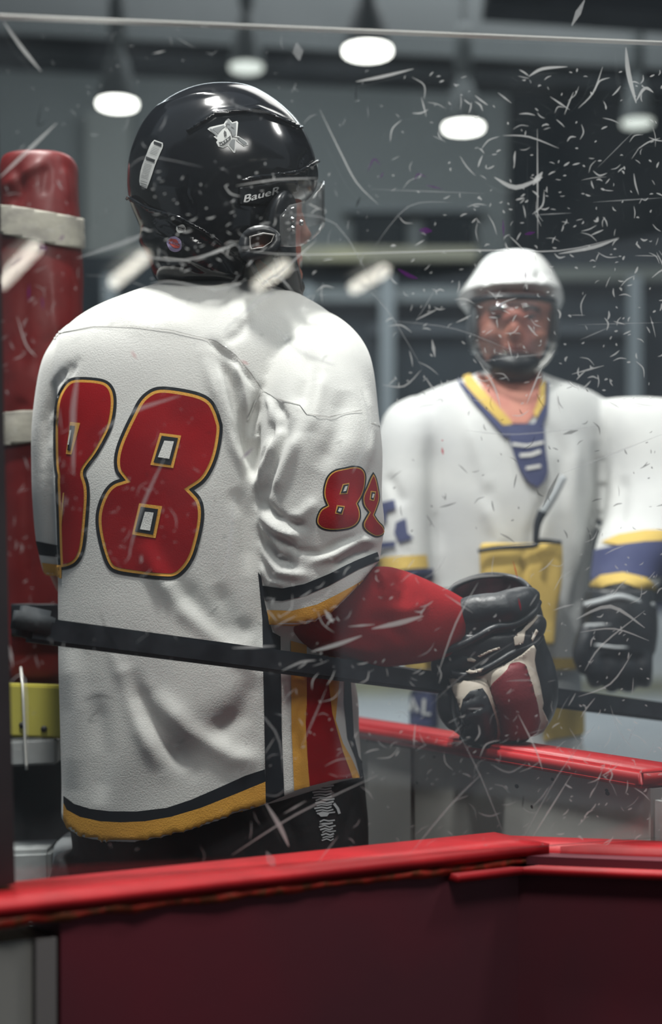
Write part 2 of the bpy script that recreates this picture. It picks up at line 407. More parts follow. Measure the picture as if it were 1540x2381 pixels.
for x, y0, y1, wd in ((901, 640, 1400, 32), (1478, 640, 1400, 28), (255, 640, 1400, 30), (715, 660, 1400, 22)):
    bm = bmesh.new(); bgbox(bm, x - wd / 2, x + wd / 2, y0, y1, YB - .5, .15); obj('post', bm, pm, t, False)
t = thing('press_box', 'row of dark windows in the grey wall above the stand', 'window', P(960, 580, 23.6))
for x0, x1 in ((822, 945), (985, 1105)):
    bm = bmesh.new(); bgbox(bm, x0, x1, 492, 582, 23.6, .2); obj('window_pane', bm, 'wall_dark', t, False)
bm = bmesh.new(); bgbox(bm, 800, 1125, 478, 492, 23.5, .3); obj('sill', bm, pm, t, False)
t = tag(None or thing('wall_column', 'pale wall column on the far wall left of the black helmet', 'column', P(235, 1400, 23.4)))
bm = bmesh.new(); bgbox(bm, 200, 305, 255, 1430, 23.4, .4); obj('column_face', bm, mat('column_pale', (.40, .42, .40), .8), t, False)
bm = bmesh.new(); bgbox(bm, 1190, 2100, 210, 600, 23.4, .4); o = obj('wall_panel', bm, mat('wall_panel_dark', (.035, .043, .050), .9), None, False)  # darker grey slab over the right part of the far wall
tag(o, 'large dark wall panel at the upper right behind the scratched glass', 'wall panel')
bm = bmesh.new(); bgbox(bm, 500, 524, 90, 1578, 23.2, .4); tag(obj('drain_pipe', bm, mat('pipe_dark', (.05, .06, .065), .8), None, False), 'dark vertical pipe on the far wall above the black helmet', 'pipe')
# far dasher boards
t = thing('dasher_boards', 'white rink boards on the far side of the ice with navy lettering block', 'rink boards', P(1100, 1600, 19.5))
bm = bmesh.new(); box(bm, (0, 19.6, .55), (24, .15, 1.1)); obj('board_panel', bm, 'boards', t, False)
bm = bmesh.new(); box(bm, (0, 19.48, .1), (24, .1, .2)); obj('kick_strip', bm, 'rail', t, False)
bm = bmesh.new(); box(bm, (0, 19.6, 1.12), (24, .22, .05)); obj('top_cap', bm, mat('cap_blue', (.03, .04, .12)), t, False)

# lamps (bell shaped high-bay lamps)
def lamp(px, py, wpx, Y, label, m='lamp', hh=1.0, group=None):
    c = P(px, py, Y); r = W(wpx / 2, Y); t = thing('high_bay_lamp', label, 'lamp', c, group)
    def ring(bm, prof, N=28):
        rs = [[bm.verts.new((c.x + q * math.cos(2 * math.pi * k / N), c.y + q * math.sin(2 * math.pi * k / N), c.z + h)) for k in range(N)] for q, h in prof]
        for A, B in zip(rs, rs[1:]):
            for k in range(N): bm.faces.new((A[k], A[(k + 1) % N], B[(k + 1) % N], B[k]))
        return rs
    bm = bmesh.new(); rs = ring(bm, [(r, .0), (r * .97, .06), (r * .8, .22), (r * .55, .36), (r * .32, .45), (r * .3, .5)]); obj('reflector', bm, 'lamp_metal', t)
    bm = bmesh.new(); rs = ring(bm, [(r * .96, -.02), (r * .96, .01)]); bm.faces.new(rs[0]); bm.faces.new(rs[1]); obj('bulb', bm, m, t)
    bm = bmesh.new(); rs = ring(bm, [(r * .3, .48), (r * .45, .56), (r * .45, .86), (r * .3, .94)]); bm.faces.new(rs[0]); bm.faces.new(rs[-1]); obj('ballast', bm, 'lamp_metal', t)
    bm = bmesh.new(); tube(bm, [(c.x, c.y, c.z + .9, .02), (c.x, c.y, 10.9, .02)], 8, 1, world=True); obj('chain', bm, 'steel', t)
lamp(855, 117, 112, 12.4, 'large glowing bell lamp hanging at the top centre, nearest of the ceiling lamps')
lamp(273, 240, 92, 12.6, 'glowing bell lamp hanging at the upper left beside the black helmet')
lamp(1078, 295, 92, 13.8, 'glowing bell lamp hanging lowest, right of the black helmet')
lamp(573, 155, 80, 12.9, 'dim bell lamp hanging above the crown of the black helmet', 'lamp_dim')
lamp(1482, 284, 74, 14.2, 'dim bell lamp hanging at the far upper right', 'lamp_dim')

# ================================================================== FRONT BOARD + PANE
A0 = Vector((-.80, 1.40)); A1 = Vector((.223, 2.04)); A2 = Vector((.95, 1.87))   # rear edge line of the cap
ZC = .886
def off_path(pts, d):
    out = []
    for i, p in enumerate(pts):
        ns = []
        for j in (i - 1, i):
            if 0 <= j < len(pts) - 1: u = (pts[j + 1] - pts[j]).normalized(); ns.append(Vector((-u.y, u.x)))
        n = sum(ns, Vector((0, 0))); n = n / n.length; out.append(p + n * d / max(n.dot(ns[0]), .5))
    return out
def pathbox(bm, pts, z0, z1, d0, d1, sub=14):
    q = []
    for a, b in zip(pts, pts[1:]): q += [a + (b - a) * k / sub for k in range(sub)]
    q.append(pts[-1]); L0 = off_path(q, d0); L1 = off_path(q, d1); rings = []
    for a, b in zip(L0, L1): rings.append([bm.verts.new((*a, z0)), bm.verts.new((*a, z1)), bm.verts.new((*b, z1)), bm.verts.new((*b, z0))])
    for A, B in zip(rings, rings[1:]):
        for k in range(4): bm.faces.new((A[k], A[(k + 1) % 4], B[(k + 1) % 4], B[k]))
    bm.faces.new(rings[0]); bm.faces.new(rings[-1])
    long_edges = [e for e in bm.edges if len(e.link_faces) == 2 and e.calc_face_angle(0) > .6]
    return long_edges
XM = P(1265, 1960, 1.92).x
t = thing('front_barrier', 'dark maroon barrier in the foreground with a bright glossy red cap', 'barrier', (.1, 1.83, 0))
xl = P(56, 2200, 1.62)
bm = bmesh.new(); B0 = A0 + (A1 - A0) * ((-.345 - A0.x) / (A1.x - A0.x))
es = pathbox(bm, [B0, A1, A2], .0, ZC - .013, -.106, -.02); obj('front_panel', bm, 'maroon', t, False)
bm = bmesh.new(); es = pathbox(bm, [A0, A1], ZC - .013, ZC, -.115, 0, 40); bmesh.ops.bevel(bm, geom=es, offset=.003, segments=3, affect='EDGES'); obj('cap', bm, 'cap_red', t)
bm = bmesh.new(); es = pathbox(bm, [A1 + Vector((.002, .0)), A2], ZC - .03, ZC - .004, -.075, 0, 30); bmesh.ops.bevel(bm, geom=es, offset=.003, segments=3, affect='EDGES'); obj('cap', bm, 'cap_red', t)
bm = bmesh.new(); es = pathbox(bm, [A1 + (A0 - A1) * .13, A1, A2], ZC - .034, ZC - .024, -.125, -.03, 30); bmesh.ops.bevel(bm, geom=es, offset=.003, segments=2, affect='EDGES'); obj('ledge', bm, 'cap_red', t)
bm = bmesh.new(); es = pathbox(bm, [A0, A1], ZC - .022, ZC - .012, -.111, -.03, 60)
random.seed(3)
for v in bm.verts: v.co += Vector((0, -random.random() * .004, -random.random() * .005))
obj('worn_edge', bm, 'cap_worn', t)
# neighbouring grey barrier panel at the lower left
t = thing('grey_barrier', 'grey painted barrier panel at the lower left edge beside the maroon barrier', 'barrier', (-.45, 1.62, 0))
bm = bmesh.new(); es = pathbox(bm, [A0, B0 + (A0 - B0) * .055], 0, ZC - .043, -.10, -.02); obj('panel', bm, 'panel_grey', t, False)
bm = bmesh.new(); es = pathbox(bm, [B0 + (A0 - B0) * .053, B0 + (A0 - B0) * .01], 0, ZC - .043, -.108, -.02); obj('edge_strip', bm, mat('strip_grey', (.16, .15, .15), .6), t, False)
# the acrylic pane
G0 = P(-260, 0, 1.66); G1 = P(1800, 0, 1.90)
g0 = Vector((-.42, 1.638)); g1 = Vector((.47, 2.011)); gu = (g1 - g0).normalized(); gn = Vector((gu.y, -gu.x))   # gn faces the camera
def onpane(px, py, d=.0):
    """point where the sight line meets the pane's front, d in front of it"""
    dr = Vector(((px - CX) / F, 1)); Y = (g0 + gn * (.006 + d)).dot(gn) / dr.dot(gn); return P(px, py, Y)
t = thing('rink_glass', 'large scratched clear acrylic pane standing on the red capped barrier', 'glass pane', ((g0.x + g1.x) / 2, (g0.y + g1.y) / 2, ZC))
zl = onpane(0, 33).z; zr = onpane(1540, 96).z
pl = onpane(0, 33); pr = onpane(1540, 96); sl = (pr.z - pl.z) / (pr.x - pl.x)
bm = bmesh.new(); vs = []
def pane_box(bm, z0f, z1f, w=.006):
    vs = []
    for q in (g0, g1):
        for s in (1, -1):
            p = q + gn * w * s
            for zf in (z0f, z1f): vs.append(bm.verts.new((p.x, p.y, zf(q.x))))
    a, b, c, d, e, f, g, h = vs
    for q in ((a, b, f, e), (c, g, h, d), (a, c, d, b), (e, f, h, g), (b, d, h, f), (a, e, g, c)): bm.faces.new(q)
ztop = lambda x: pl.z + (x - pl.x) * sl
pane_box(bm, lambda x: ZC - .001, ztop); obj('pane', bm, 'acrylic', t, False)
bm = bmesh.new(); pane_box(bm, lambda x: ztop(x) - .0012, lambda x: ztop(x) + .0006, .0066)
obj('edge_glint_strip', bm, mat('edge_glint', (.62, .64, .62), .25, spec=.8), t, False)  # pale strip standing in for light caught on the pane's top edge

# scratches
random.seed(11)
cats = {k: bmesh.new() for k in ('scratch', 'scratch_soft', 'scratch_dark', 'scratch_violet', 'scratch_red')}
cnt = [0]
def scratch(pts, w, k='scratch', taper=True):
    cnt[0] += 1; d = .0006 + (cnt[0] % 7) * .00005; bm = cats[k]
    Q = [p for p in crom([(x, y) for x, y in pts], 4)] if len(pts) > 2 else [np.array(p, float) for p in (pts[0], ((pts[0][0] + pts[1][0]) / 2, (pts[0][1] + pts[1][1]) / 2), pts[1])]
    L = []
    for i, p in enumerate(Q):
        a = Q[max(i - 1, 0)]; b = Q[min(i + 1, len(Q) - 1)]; dx, dy = b - a; l = math.hypot(dx, dy) or 1
        t = i / (len(Q) - 1); ww = w / 2 * (max(.15, math.sin(math.pi * min(max(t, .02), .98)) ** .9) if taper else 1)
        L.append((bm.verts.new(onpane(p[0] - dy / l * ww, p[1] + dx / l * ww, d)), bm.verts.new(onpane(p[0] + dy / l * ww, p[1] - dx / l * ww, d))))
    for A, B in zip(L, L[1:]): bm.faces.new((A[0], A[1], B[1], B[0]))
big = [([(0, 412), (60, 355), (132, 286)], 9), ([(8, 50), (50, 110), (96, 166)], 9), ([(828, 190), (890, 178), (962, 160)], 8),
 ([(744, 255), (790, 350), (830, 425), (880, 475)], 5), ([(1250, 300), (1251, 555)], 5), ([(1150, 412), (1200, 436), (1262, 412)], 12), ([(1240, 430), (1262, 400)], 16),
 ([(560, 580), (700, 592), (1100, 582), (1300, 583), (1440, 552)], 5), ([(1300, 590), (1380, 575), (1436, 555)], 9), ([(550, 432), (640, 418), (740, 414)], 5),
 ([(300, 590), (430, 605), (545, 568)], 6), ([(465, 600), (548, 568)], 8), ([(640, 500), (780, 520), (880, 690)], 4), ([(1230, 178), (1262, 160), (1320, 155)], 8),
 ([(1456, 110), (1462, 170), (1480, 240)], 12), ([(1480, 235), (1500, 205), (1520, 215)], 8), ([(1345, 252), (1380, 215), (1402, 155)], 5), ([(1170, 315), (1230, 318), (1300, 345)], 5),
 ([(1280, 225), (1325, 255)], 6), ([(1158, 215), (1190, 240)], 5), ([(980, 225), (992, 272)], 5), ([(725, 1515), (780, 1500), (842, 1478)], 11), ([(810, 1457), (872, 1452)], 7),
 ([(865, 1462), (930, 1448), (985, 1432)], 13), ([(755, 1418), (775, 1448)], 14), ([(540, 1507), (640, 1502)], 8), ([(618, 1868), (650, 1920), (672, 1968)], 12),
 ([(540, 1988), (690, 1893), (880, 1802)], 5), ([(660, 1892), (712, 1862)], 6), ([(1222, 1940), (1300, 1800), (1385, 1685)], 4), ([(1240, 1945), (1330, 1800)], 5), ([(1018, 1570), (1060, 1450), (1112, 1355)], 5),
 ([(1065, 1700), (1120, 1810), (1170, 1935)], 4), ([(1205, 1660), (1245, 1740), (1262, 1790)], 6), ([(1035, 1382), (1100, 1425)], 5), ([(1030, 1372), (1100, 1342), (1170, 1338)], 8),
 ([(655, 1560), (700, 1540), (735, 1535)], 7), ([(1000, 1640), (1090, 1560), (1200, 1490)], 3), ([(1110, 1280), (1200, 1268), (1300, 1262)], 4), ([(1115, 840), (1150, 900), (1165, 950)], 7),
 ([(1225, 940), (1245, 890), (1262, 850)], 6), ([(1120, 840), (1200, 830), (1280, 822)], 4), ([(1290, 815), (1270, 840), (1255, 852)], 7), ([(1330, 870), (1405, 850)], 6),
 ([(870, 575), (950, 480), (1050, 470)], 3), ([(860, 440), (1130, 450)], 3), ([(1380, 470), (1540, 460)], 4), ([(1390, 390), (1480, 300)], 3), ([(1240, 500), (1330, 495)], 4),
 ([(900, 745), (1060, 765), (1200, 820)], 3), ([(1345, 755), (1540, 750)], 3), ([(1350, 790), (1420, 760)], 4), ([(1005, 790), (1012, 830)], 9), ([(890, 895), (940, 898), (980, 860)], 5),
 ([(300, 390), (345, 365), (470, 388)], 3), ([(410, 88), (455, 112)], 4), ([(355, 125), (385, 118)], 5), ([(630, 655), (690, 600), (735, 560)], 5), ([(230, 668), (290, 690)], 4),
 ([(490, 205), (560, 250), (640, 262)], 3), ([(40, 735), (60, 800), (85, 830)], 5), ([(20, 1590), (58, 1580), (62, 1780)], 5), ([(30, 1550), (22, 1500)], 8),
 ([(1020, 660), (960, 760)], 3), ([(820, 640), (900, 720), (985, 860)], 3), ([(200, 640), (290, 650), (420, 700)], 3), ([(350, 660), (400, 655), (500, 672), (560, 660)], 6),
 ([(590, 690), (640, 640), (690, 690)], 6), ([(1420, 1640), (1440, 1700), (1480, 1750)], 4), ([(1360, 1560), (1400, 1500), (1500, 1420)], 5), ([(1340, 1440), (1420, 1410), (1500, 1460)], 9),
 ([(1350, 1470), (1430, 1462), (1510, 1490)], 5), ([(1345, 1620), (1420, 1590), (1470, 1520)], 5)]
for pts, wd in big: scratch(pts, wd * (.72 if wd < 8 else .9), 'scratch' if wd > 4 else 'scratch_soft')
soft = [([(182, 870), (170, 960), (172, 1105)], 14), ([(545, 1150), (535, 1260), (518, 1350)], 11), ([(385, 1060), (330, 1180), (300, 1290)], 8), ([(230, 1010), (300, 960), (420, 920)], 10),
 ([(640, 760), (700, 820), (780, 850)], 12), ([(690, 100), (696, 140)], 26), ([(1330, 60), (1360, 0)], 14), ([(520, 770), (600, 700), (640, 680)], 16), ([(840, 905), (860, 1000), (820, 1100)], 10),
 ([(700, 1740), (760, 1600)], 5), ([(950, 1990), (1050, 1870), (1120, 1800)], 5), ([(620, 1980), (640, 2020)], 22), ([(1080, 1000), (1200, 1010), (1400, 990)], 4), ([(1310, 1100), (1540, 1010)], 5),
 ([(540, 1600), (640, 1700), (660, 1800)], 5), ([(180, 600), (300, 560), (330, 545)], 12), ([(100, 900), (130, 860), (160, 840)], 6)]
for pts, wd in soft: scratch(pts, wd, 'scratch_soft')
def rnd(n, region, lmin, lmax, wmin, wmax, k, angs=None):
    for _ in range(n):
        x = random.uniform(region[0], region[2]); y = random.uniform(region[1], region[3])
        l = lmin * (lmax / lmin) ** (random.random() ** 1.6); a = random.choice(angs) + random.gauss(0, 14) if angs else random.uniform(0, 180)
        c, s = math.cos(R(a)) * l / 2, -math.sin(R(a)) * l / 2; b = random.gauss(0, .12) * l
        scratch([(x - c, y - s), (x + s / l * b * 2, y - c / l * b * 2), (x + c, y + s)], random.uniform(wmin, wmax), k)
rnd(360, (900, 160, 1560, 960), 6, 60, 1.3, 4.0, 'scratch', [20, 70, 150, 110, 5])
rnd(120, (1100, 360, 1560, 900), 8, 40, 1.5, 5, 'scratch')
rnd(150, (0, 60, 900, 700), 4, 45, 1.2, 3, 'scratch_soft')
rnd(110, (330, 380, 780, 700), 5, 46, 1.5, 4.0, 'scratch', [10, 25, 30, 160, 80])
rnd(120, (0, 700, 620, 2000), 5, 60, 1.2, 3.2, 'scratch_soft', [70, 100, 30])
rnd(130, (620, 1290, 1320, 1780), 6, 70, 1.2, 4, 'scratch', [25, 30, 60, 120])
rnd(90, (620, 1290, 1320, 1980), 8, 90, 1.5, 4, 'scratch_soft', [25, 40, 150])
rnd(130, (1300, 1220, 1560, 1960), 6, 60, 1.2, 4, 'scratch', [30, 60, 150])
rnd(60, (200, 1080, 560, 1340), 4, 30, 1.5, 4, 'scratch_soft')
rnd(80, (0, 380, 190, 1600), 5, 40, 1.5, 5, 'scratch_soft', [70, 40, 110])
rnd(60, (860, 1640, 1540, 1960), 8, 60, 1, 2.5, 'scratch_soft', [60, 30, 120])
rnd(70, (900, 900, 1560, 1260), 6, 46, 1.5, 4, 'scratch_dark', [100, 120, 20])
rnd(26, (150, 700, 860, 1250), 4, 26, 1.2, 3, 'scratch_dark')
rnd(20, (150, 1400, 620, 1850), 6, 40, 1.2, 3, 'scratch_dark')
for pts, wd in (([(190, 1632), (230, 1618), (275, 1628)], 5), ([(240, 1640), (205, 1678), (235, 1672)], 4), ([(232, 1420), (250, 1470), (290, 1540)], 4), ([(97, 240), (88, 290), (110, 280)], 4), ([(828, 198), (828, 240)], 5),
                ([(838, 458), (828, 482)], 7), ([(1310, 1010), (1345, 1000)], 9), ([(1262, 1180), (1300, 1100)], 10), ([(1215, 1880), (1218, 1850)], 4)): scratch(pts, wd, 'scratch_dark')
for pts, wd in (([(855, 400), (870, 370), (885, 385)], 4), ([(885, 415), (892, 400)], 4), ([(965, 420), (972, 405), (992, 412)], 4), ([(975, 535), (1005, 537)], 16), ([(925, 625), (950, 640), (972, 648)], 9), ([(1170, 510), (1172, 550)], 5),
                ([(1220, 545), (1245, 540)], 8), ([(90, 572), (110, 580)], 14), ([(140, 560), (148, 545)], 8), ([(68, 660), (66, 700)], 6), ([(98, 690), (100, 720)], 5), ([(1222, 630), (1224, 650)], 5), ([(20, 620), (60, 590)], 4),
                ([(560, 1070), (590, 1040)], 6), ([(990, 430), (1030, 440)], 4)): scratch(pts, wd, 'scratch_violet')
for pts, wd in (([(1028, 1040), (1031, 1058)], 7), ([(1194, 1305), (1204, 1345)], 4), ([(305, 815), (318, 835)], 4), ([(1028, 1022), (1030, 1026)], 5), ([(1206, 1390), (1212, 1420)], 3), ([(560, 838), (580, 848)], 4)): scratch(pts, wd, 'scratch_red')
names = {'scratch': 'scratches', 'scratch_soft': 'faint_scratches', 'scratch_dark': 'dark_scuffs', 'scratch_violet': 'violet_marker_marks', 'scratch_red': 'red_marks'}
for k, bm in cats.items(): o = obj(names[k], bm, k, t, False); o['kind'] = 'stuff'
# left upright
t = onpane(0, 1000); t = thing('glass_post', 'dark bronze upright at the left edge holding the acrylic pane', 'post', (onpane(5, 2050).x, onpane(5, 2050).y, ZC))
bm = bmesh.new(); pa = onpane(-34, 0, .012); pb = onpane(8, 2055, .012); pc = onpane(3, 1800, .012)
tube(bm, [(*pb, .013), (*((pa + pb) / 2 + Vector((-.001, 0, 0))), .012), (*pa, .012)], 4, 1, world=True); obj('upright', bm, 'post', t, False)
bm = bmesh.new(); pa = onpane(-44, 0, .018); pb = onpane(-2, 2058, .018); tube(bm, [(*pb, .014), (*pa, .014)], 4, 1, world=True); obj('clamp_strip', bm, 'post', t, False)

# fluorescent tubes on the camera side whose mirror images show in the pane
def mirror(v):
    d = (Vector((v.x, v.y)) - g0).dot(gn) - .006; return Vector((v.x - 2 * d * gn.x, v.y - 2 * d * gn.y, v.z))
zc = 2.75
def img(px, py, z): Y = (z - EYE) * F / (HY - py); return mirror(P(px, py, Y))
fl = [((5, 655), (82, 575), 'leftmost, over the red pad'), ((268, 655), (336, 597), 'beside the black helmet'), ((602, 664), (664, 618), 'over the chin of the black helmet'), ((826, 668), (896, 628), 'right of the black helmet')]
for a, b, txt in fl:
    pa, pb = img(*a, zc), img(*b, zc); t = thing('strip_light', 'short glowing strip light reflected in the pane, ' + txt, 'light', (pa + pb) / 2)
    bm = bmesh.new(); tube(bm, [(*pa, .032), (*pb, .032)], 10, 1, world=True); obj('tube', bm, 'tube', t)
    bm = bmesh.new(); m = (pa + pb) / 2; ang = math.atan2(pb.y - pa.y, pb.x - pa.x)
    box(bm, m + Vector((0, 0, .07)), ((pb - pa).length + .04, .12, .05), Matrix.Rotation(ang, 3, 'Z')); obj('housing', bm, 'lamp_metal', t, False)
bm = bmesh.new(); box(bm, (0, -2.6, zc + .16), (9, 7.0, .12)); struct('ceiling_2', bm, 'beam_dark')
bm = bmesh.new(); box(bm, (0, -4.1, 1.4), (12, .15, 2.9)); struct('wall_front', bm, 'wall_dark')

# ================================================================== FAR (RINK-SIDE) BOARD
C0 = Vector((-.10, 3.16)); C1 = Vector((.457, 2.03)); ZF = .975
t = thing('bench_board', 'grey board with a glossy red cap under the hockey glove', 'board', (.25, 2.45, 0))
cu = (C1 - C0).normalized(); cn = Vector((-cu.y, cu.x))
bm = bmesh.new(); quadbox(bm, C0, C1, ZF - .027, ZF, -.045, .045, .006); obj('cap', bm, 'cap_red_far', t)
bm = bmesh.new(); quadbox(bm, C0, C1, .0, ZF - .027, -.028, .028); obj('panel', bm, 'panel_grey', t, False)
# plan position of a pixel column on the near face of the board
def onboard(px, d=-.028):
    n = cn; k = (px - CX) / F; Y = (C0 + cn * d).dot(cn) / (k * cn.x + cn.y); return Vector((k * Y, Y))
bm = bmesh.new(); quadbox(bm, onboard(862), onboard(962), .0, ZF - .03, -.006, .0); obj('stile', bm, mat('stile_grey', (.34, .34, .32), .6, (.28, .28, .27), 5), t, False)
bm = bmesh.new(); quadbox(bm, onboard(1532), onboard(1560), .0, ZF - .04, -.006, .0); obj('stile', bm, 'white_dull', t, False)
bm = bmesh.new()
for px, py, r in ((1156, 1764, 4), (1202, 1828, 5), (1237, 1875, 3), (1285, 1812, 4), (1413, 1845, 5), (1411, 1838, 4), (1488, 1960, 3), (970, 1820, 3), (1010, 1760, 3), (858, 1722, 6), (880, 1716, 5)):
    q = onboard(px, -.0285); c = P(px, py, q.y)
    vs = [bm.verts.new(c + Vector((cu.x, cu.y, 0)) * W(r, q.y) * math.cos(a) * 1.8 + Vector((0, 0, 1)) * W(r, q.y) * math.sin(a)) for a in [i * math.pi / 4 for i in range(8)]]
    bm.faces.new(vs)
o = obj('scuff_marks', bm, 'speck', t, False); o['kind'] = 'stuff'

# ================================================================== LEFT SIDE OF THE BENCH
t = thing('padded_post', 'red vinyl padded post with two cream straps behind the white jersey', 'padded post', P(90, 1590, 2.75))
bm = bmesh.new(); loft(bm, [(366, 60, 130, 2.75, .03), (370, 20, 168, 2.75, .06), (380, 6, 178, 2.75, .075), (420, -2, 180, 2.75, .08), (490, 4, 184, 2.75, .082), (560, 0, 186, 2.75, .084), (700, -4, 190, 2.75, .086), (950, -6, 192, 2.75, .086), (1200, -6, 192, 2.75, .086), (1500, -6, 190, 2.75, .086), (1575, -4, 188, 2.75, .084), (1590, 10, 176, 2.75, .07)], 5, 48, 2.6)
me = fuse(bm, .006, 3, [([(0, 440), (60, 400), (110, 372)], 12, 6), ([(40, 380), (50, 440), (20, 480)], 12, -7), ([(110, 380), (100, 460)], 12, -5), ([(150, 385), (160, 470)], 8, 4), ([(70, 880), (110, 800), (190, 760)], 16, -4), ([(20, 980), (60, 930)], 20, -5), ([(60, 600), (50, 900)], 14, -3), ([(120, 620), (140, 900)], 12, 3), ([(60, 1050), (70, 1400)], 12, -4)], .003, 9)
pad = link('vinyl_pad', me, 'pad_red', t); off = Vector(t.location); bv = bvh_of(pad.data, off)
for poly, in ((([(6, 478), (60, 485), (120, 496), (192, 510), (192, 580), (120, 570), (60, 556), (4, 545)]),), (([(-8, 966), (20, 958), (100, 954), (192, 950), (192, 1022), (100, 1026), (30, 1035), (-8, 1038)]),)):
    o = decal_obj('strap', 'strap', t, bv, [poly], .004, 8); s = o.modifiers.new('s', 'SOLIDIFY'); s.thickness = .004
o = decal_obj('strap', M['shaft'], t, bv, [[(30, 1404), (192, 1404), (192, 1478), (30, 1480)]], .005, 8); s = o.modifiers.new('s', 'SOLIDIFY'); s.thickness = .004; o['label'] = 'black strap'
def pbox(name, label, cat, x0, x1, y0, y1, Y, d, m, bev=.004, rot=None):
    bm = bmesh.new(); a = P(x0, y1, Y); b = P(x1, y0, Y); box(bm, (a + b) / 2 + Vector((0, d / 2, 0)), (b.x - a.x, d, b.z - a.z), rot, bev)
    return tag(obj(name, bm, m, None, False), label, cat)
t = thing('yellow_board', 'yellow kick board with two dark bolt holes under the red padded post', 'board', P(80, 1710, 2.62))
bm = bmesh.new(); a = P(-60, 1712, 2.62); b = P(170, 1590, 2.62); box(bm, (a + b) / 2, (b.x - a.x, .03, b.z - a.z), Matrix.Rotation(R(2), 3, 'Y'), .004); obj('plank', bm, 'yellow', t, False)
for x, y in ((51, 1686), (102, 1695)):
    bm = bmesh.new(); q = P(x, y, 2.602); tube(bm, [(q.x, q.y, q.z, .0055), (q.x, q.y + .01, q.z, .0055)], 12, 1, world=True); obj('bolt', bm, 'speck', t)
pbox('white_rail', 'short dull white rail below the yellow kick board', 'rail', -60, 131, 1722, 1782, 2.6, .05, 'white_dull', .004, Matrix.Rotation(R(-2.5), 3, 'Y'))
pbox('rubber_panel', 'dark scuffed panel at the lower left behind the jersey', 'panel', -80, 400, 1700, 2150, 2.75, .04, 'dark')
t = thing('bench_box', 'dull white box at the lower left behind the red barrier cap', 'box', P(110, 2060, 2.6))
bm = bmesh.new(); a = P(-40, 2140, 2.64); b = P(135, 1966, 2.64); box(bm, (a + b) / 2, (b.x - a.x, .12, b.z - a.z), Matrix.Rotation(R(-2), 3, 'Y'), .008); obj('side', bm, 'white_dull', t, False)
bm = bmesh.new(); loft(bm, [(1942, 150, 172, 2.62, .03), (1960, 134, 182, 2.62, .05), (2000, 130, 188, 2.62, .05), (2060, 132, 194, 2.62, .05), (2140, 132, 196, 2.62, .05)], 3, 16, 5); obj('corner_wrap', bm, mat('wrap_white', (.36, .38, .39), .8, (.28, .30, .31), 20), t)
bm = bmesh.new(); tube(bm, [(48, 1548, 2.68, 3), (51, 1578, 2.60, 3), (53, 1598, 2.58, 3), (55, 1640, 2.575, 3.5), (58, 1720, 2.575, 3), (62, 1790, 2.575, 3.5)], 8, 4); tag(obj('cord', bm, 'cord', None), 'thin white cord hanging down over the yellow kick board', 'cord')

# ================================================================== NEAR PLAYER
YN = 2.42
near = thing('person', 'person in a white jersey numbered 88 and black helmet, seen from behind', 'person', (-.2, YN, 0))
# ---- body (one continuous surface)
bm = bmesh.new()
loft(bm, [(640, 440, 620, 2.41, .055), (700, 420, 650, 2.42, .07), (760, 250, 740, 2.42, .09), (850, 200, 760, 2.42, .11), (1000, 190, 730, 2.43, .12), (1300, 220, 710, 2.43, .11), (1500, 240, 740, 2.43, .11), (1800, 210, 770, 2.43, .12), (2050, 220, 770, 2.43, .12), (2150, 260, 740, 2.43, .1)], 3, 24)
# head
loft(bm, [(232, 470, 560, 2.37, .03), (260, 400, 630, 2.37, .07), (330, 345, 680, 2.38, .10), (420, 335, 700, 2.38, .105), (480, 345, 704, 2.39, .10), (540, 375, 700, 2.4, .092), (600, 430, 702, 2.41, .08), (640, 450, 690, 2.42, .07), (690, 460, 660, 2.42, .06), (740, 440, 640, 2.42, .06)], 4, 28)
ball(bm, 705, 548, 2.47, 22, 22, .018); ball(bm, 700, 520, 2.47, 14, 30, .014); ball(bm, 686, 600, 2.48, 26, 12, .02); ball(bm, 678, 640, 2.46, 30, 22, .03); ball(bm, 672, 470, 2.46, 34, 14, .03)
ball(bm, 604, 562, 2.33, 16, 32, .012)
# arms and gloved hands
tube(bm, [(650, 800, 2.40, 70), (735, 880, 2.32, 72), (745, 1100, 2.30, 62), (725, 1340, 2.30, 56), (730, 1420, 2.31, 52), (860, 1440, 2.34, 50), (1000, 1465, 2.38, 38), (1095, 1485, 2.41, 32)], 16, 4)
tube(bm, [(300, 800, 2.42, 60), (190, 900, 2.44, 62), (145, 1150, 2.47, 52), (160, 1330, 2.5, 46), (250, 1450, 2.62, 40), (350, 1500, 2.74, 30)], 16, 4)
ball(bm, 1150, 1530, 2.42, 62, 56, .030)
for i, (x, l) in enumerate(((1100, 1655), (1132, 1680), (1165, 1690), (1198, 1676))): tube(bm, [(x + 6, 1560, 2.42, 15), (x, 1610, 2.41, 14), (x + 4, (1610 + l) / 2 + 12, 2.42, 13), (x + 14, l, 2.44, 10)], 10, 3)
tube(bm, [(1195, 1520, 2.43, 17), (1235, 1560, 2.44, 16), (1245, 1610, 2.44, 13), (1243, 1635, 2.44, 10)], 10, 3)
ball(bm, 380, 1520, 2.78, 50, 40, .03)
for i in range(4): tube(bm, [(390 + i * 6, 1505 + i * 12, 2.78, 12), (440 + i * 4, 1515 + i * 12, 2.80, 11), (462, 1530 + i * 12, 2.82, 9)], 8, 3)
tube(bm, [(370, 1495, 2.76, 13), (400, 1480, 2.75, 12), (425, 1488, 2.76, 10)], 8, 3)
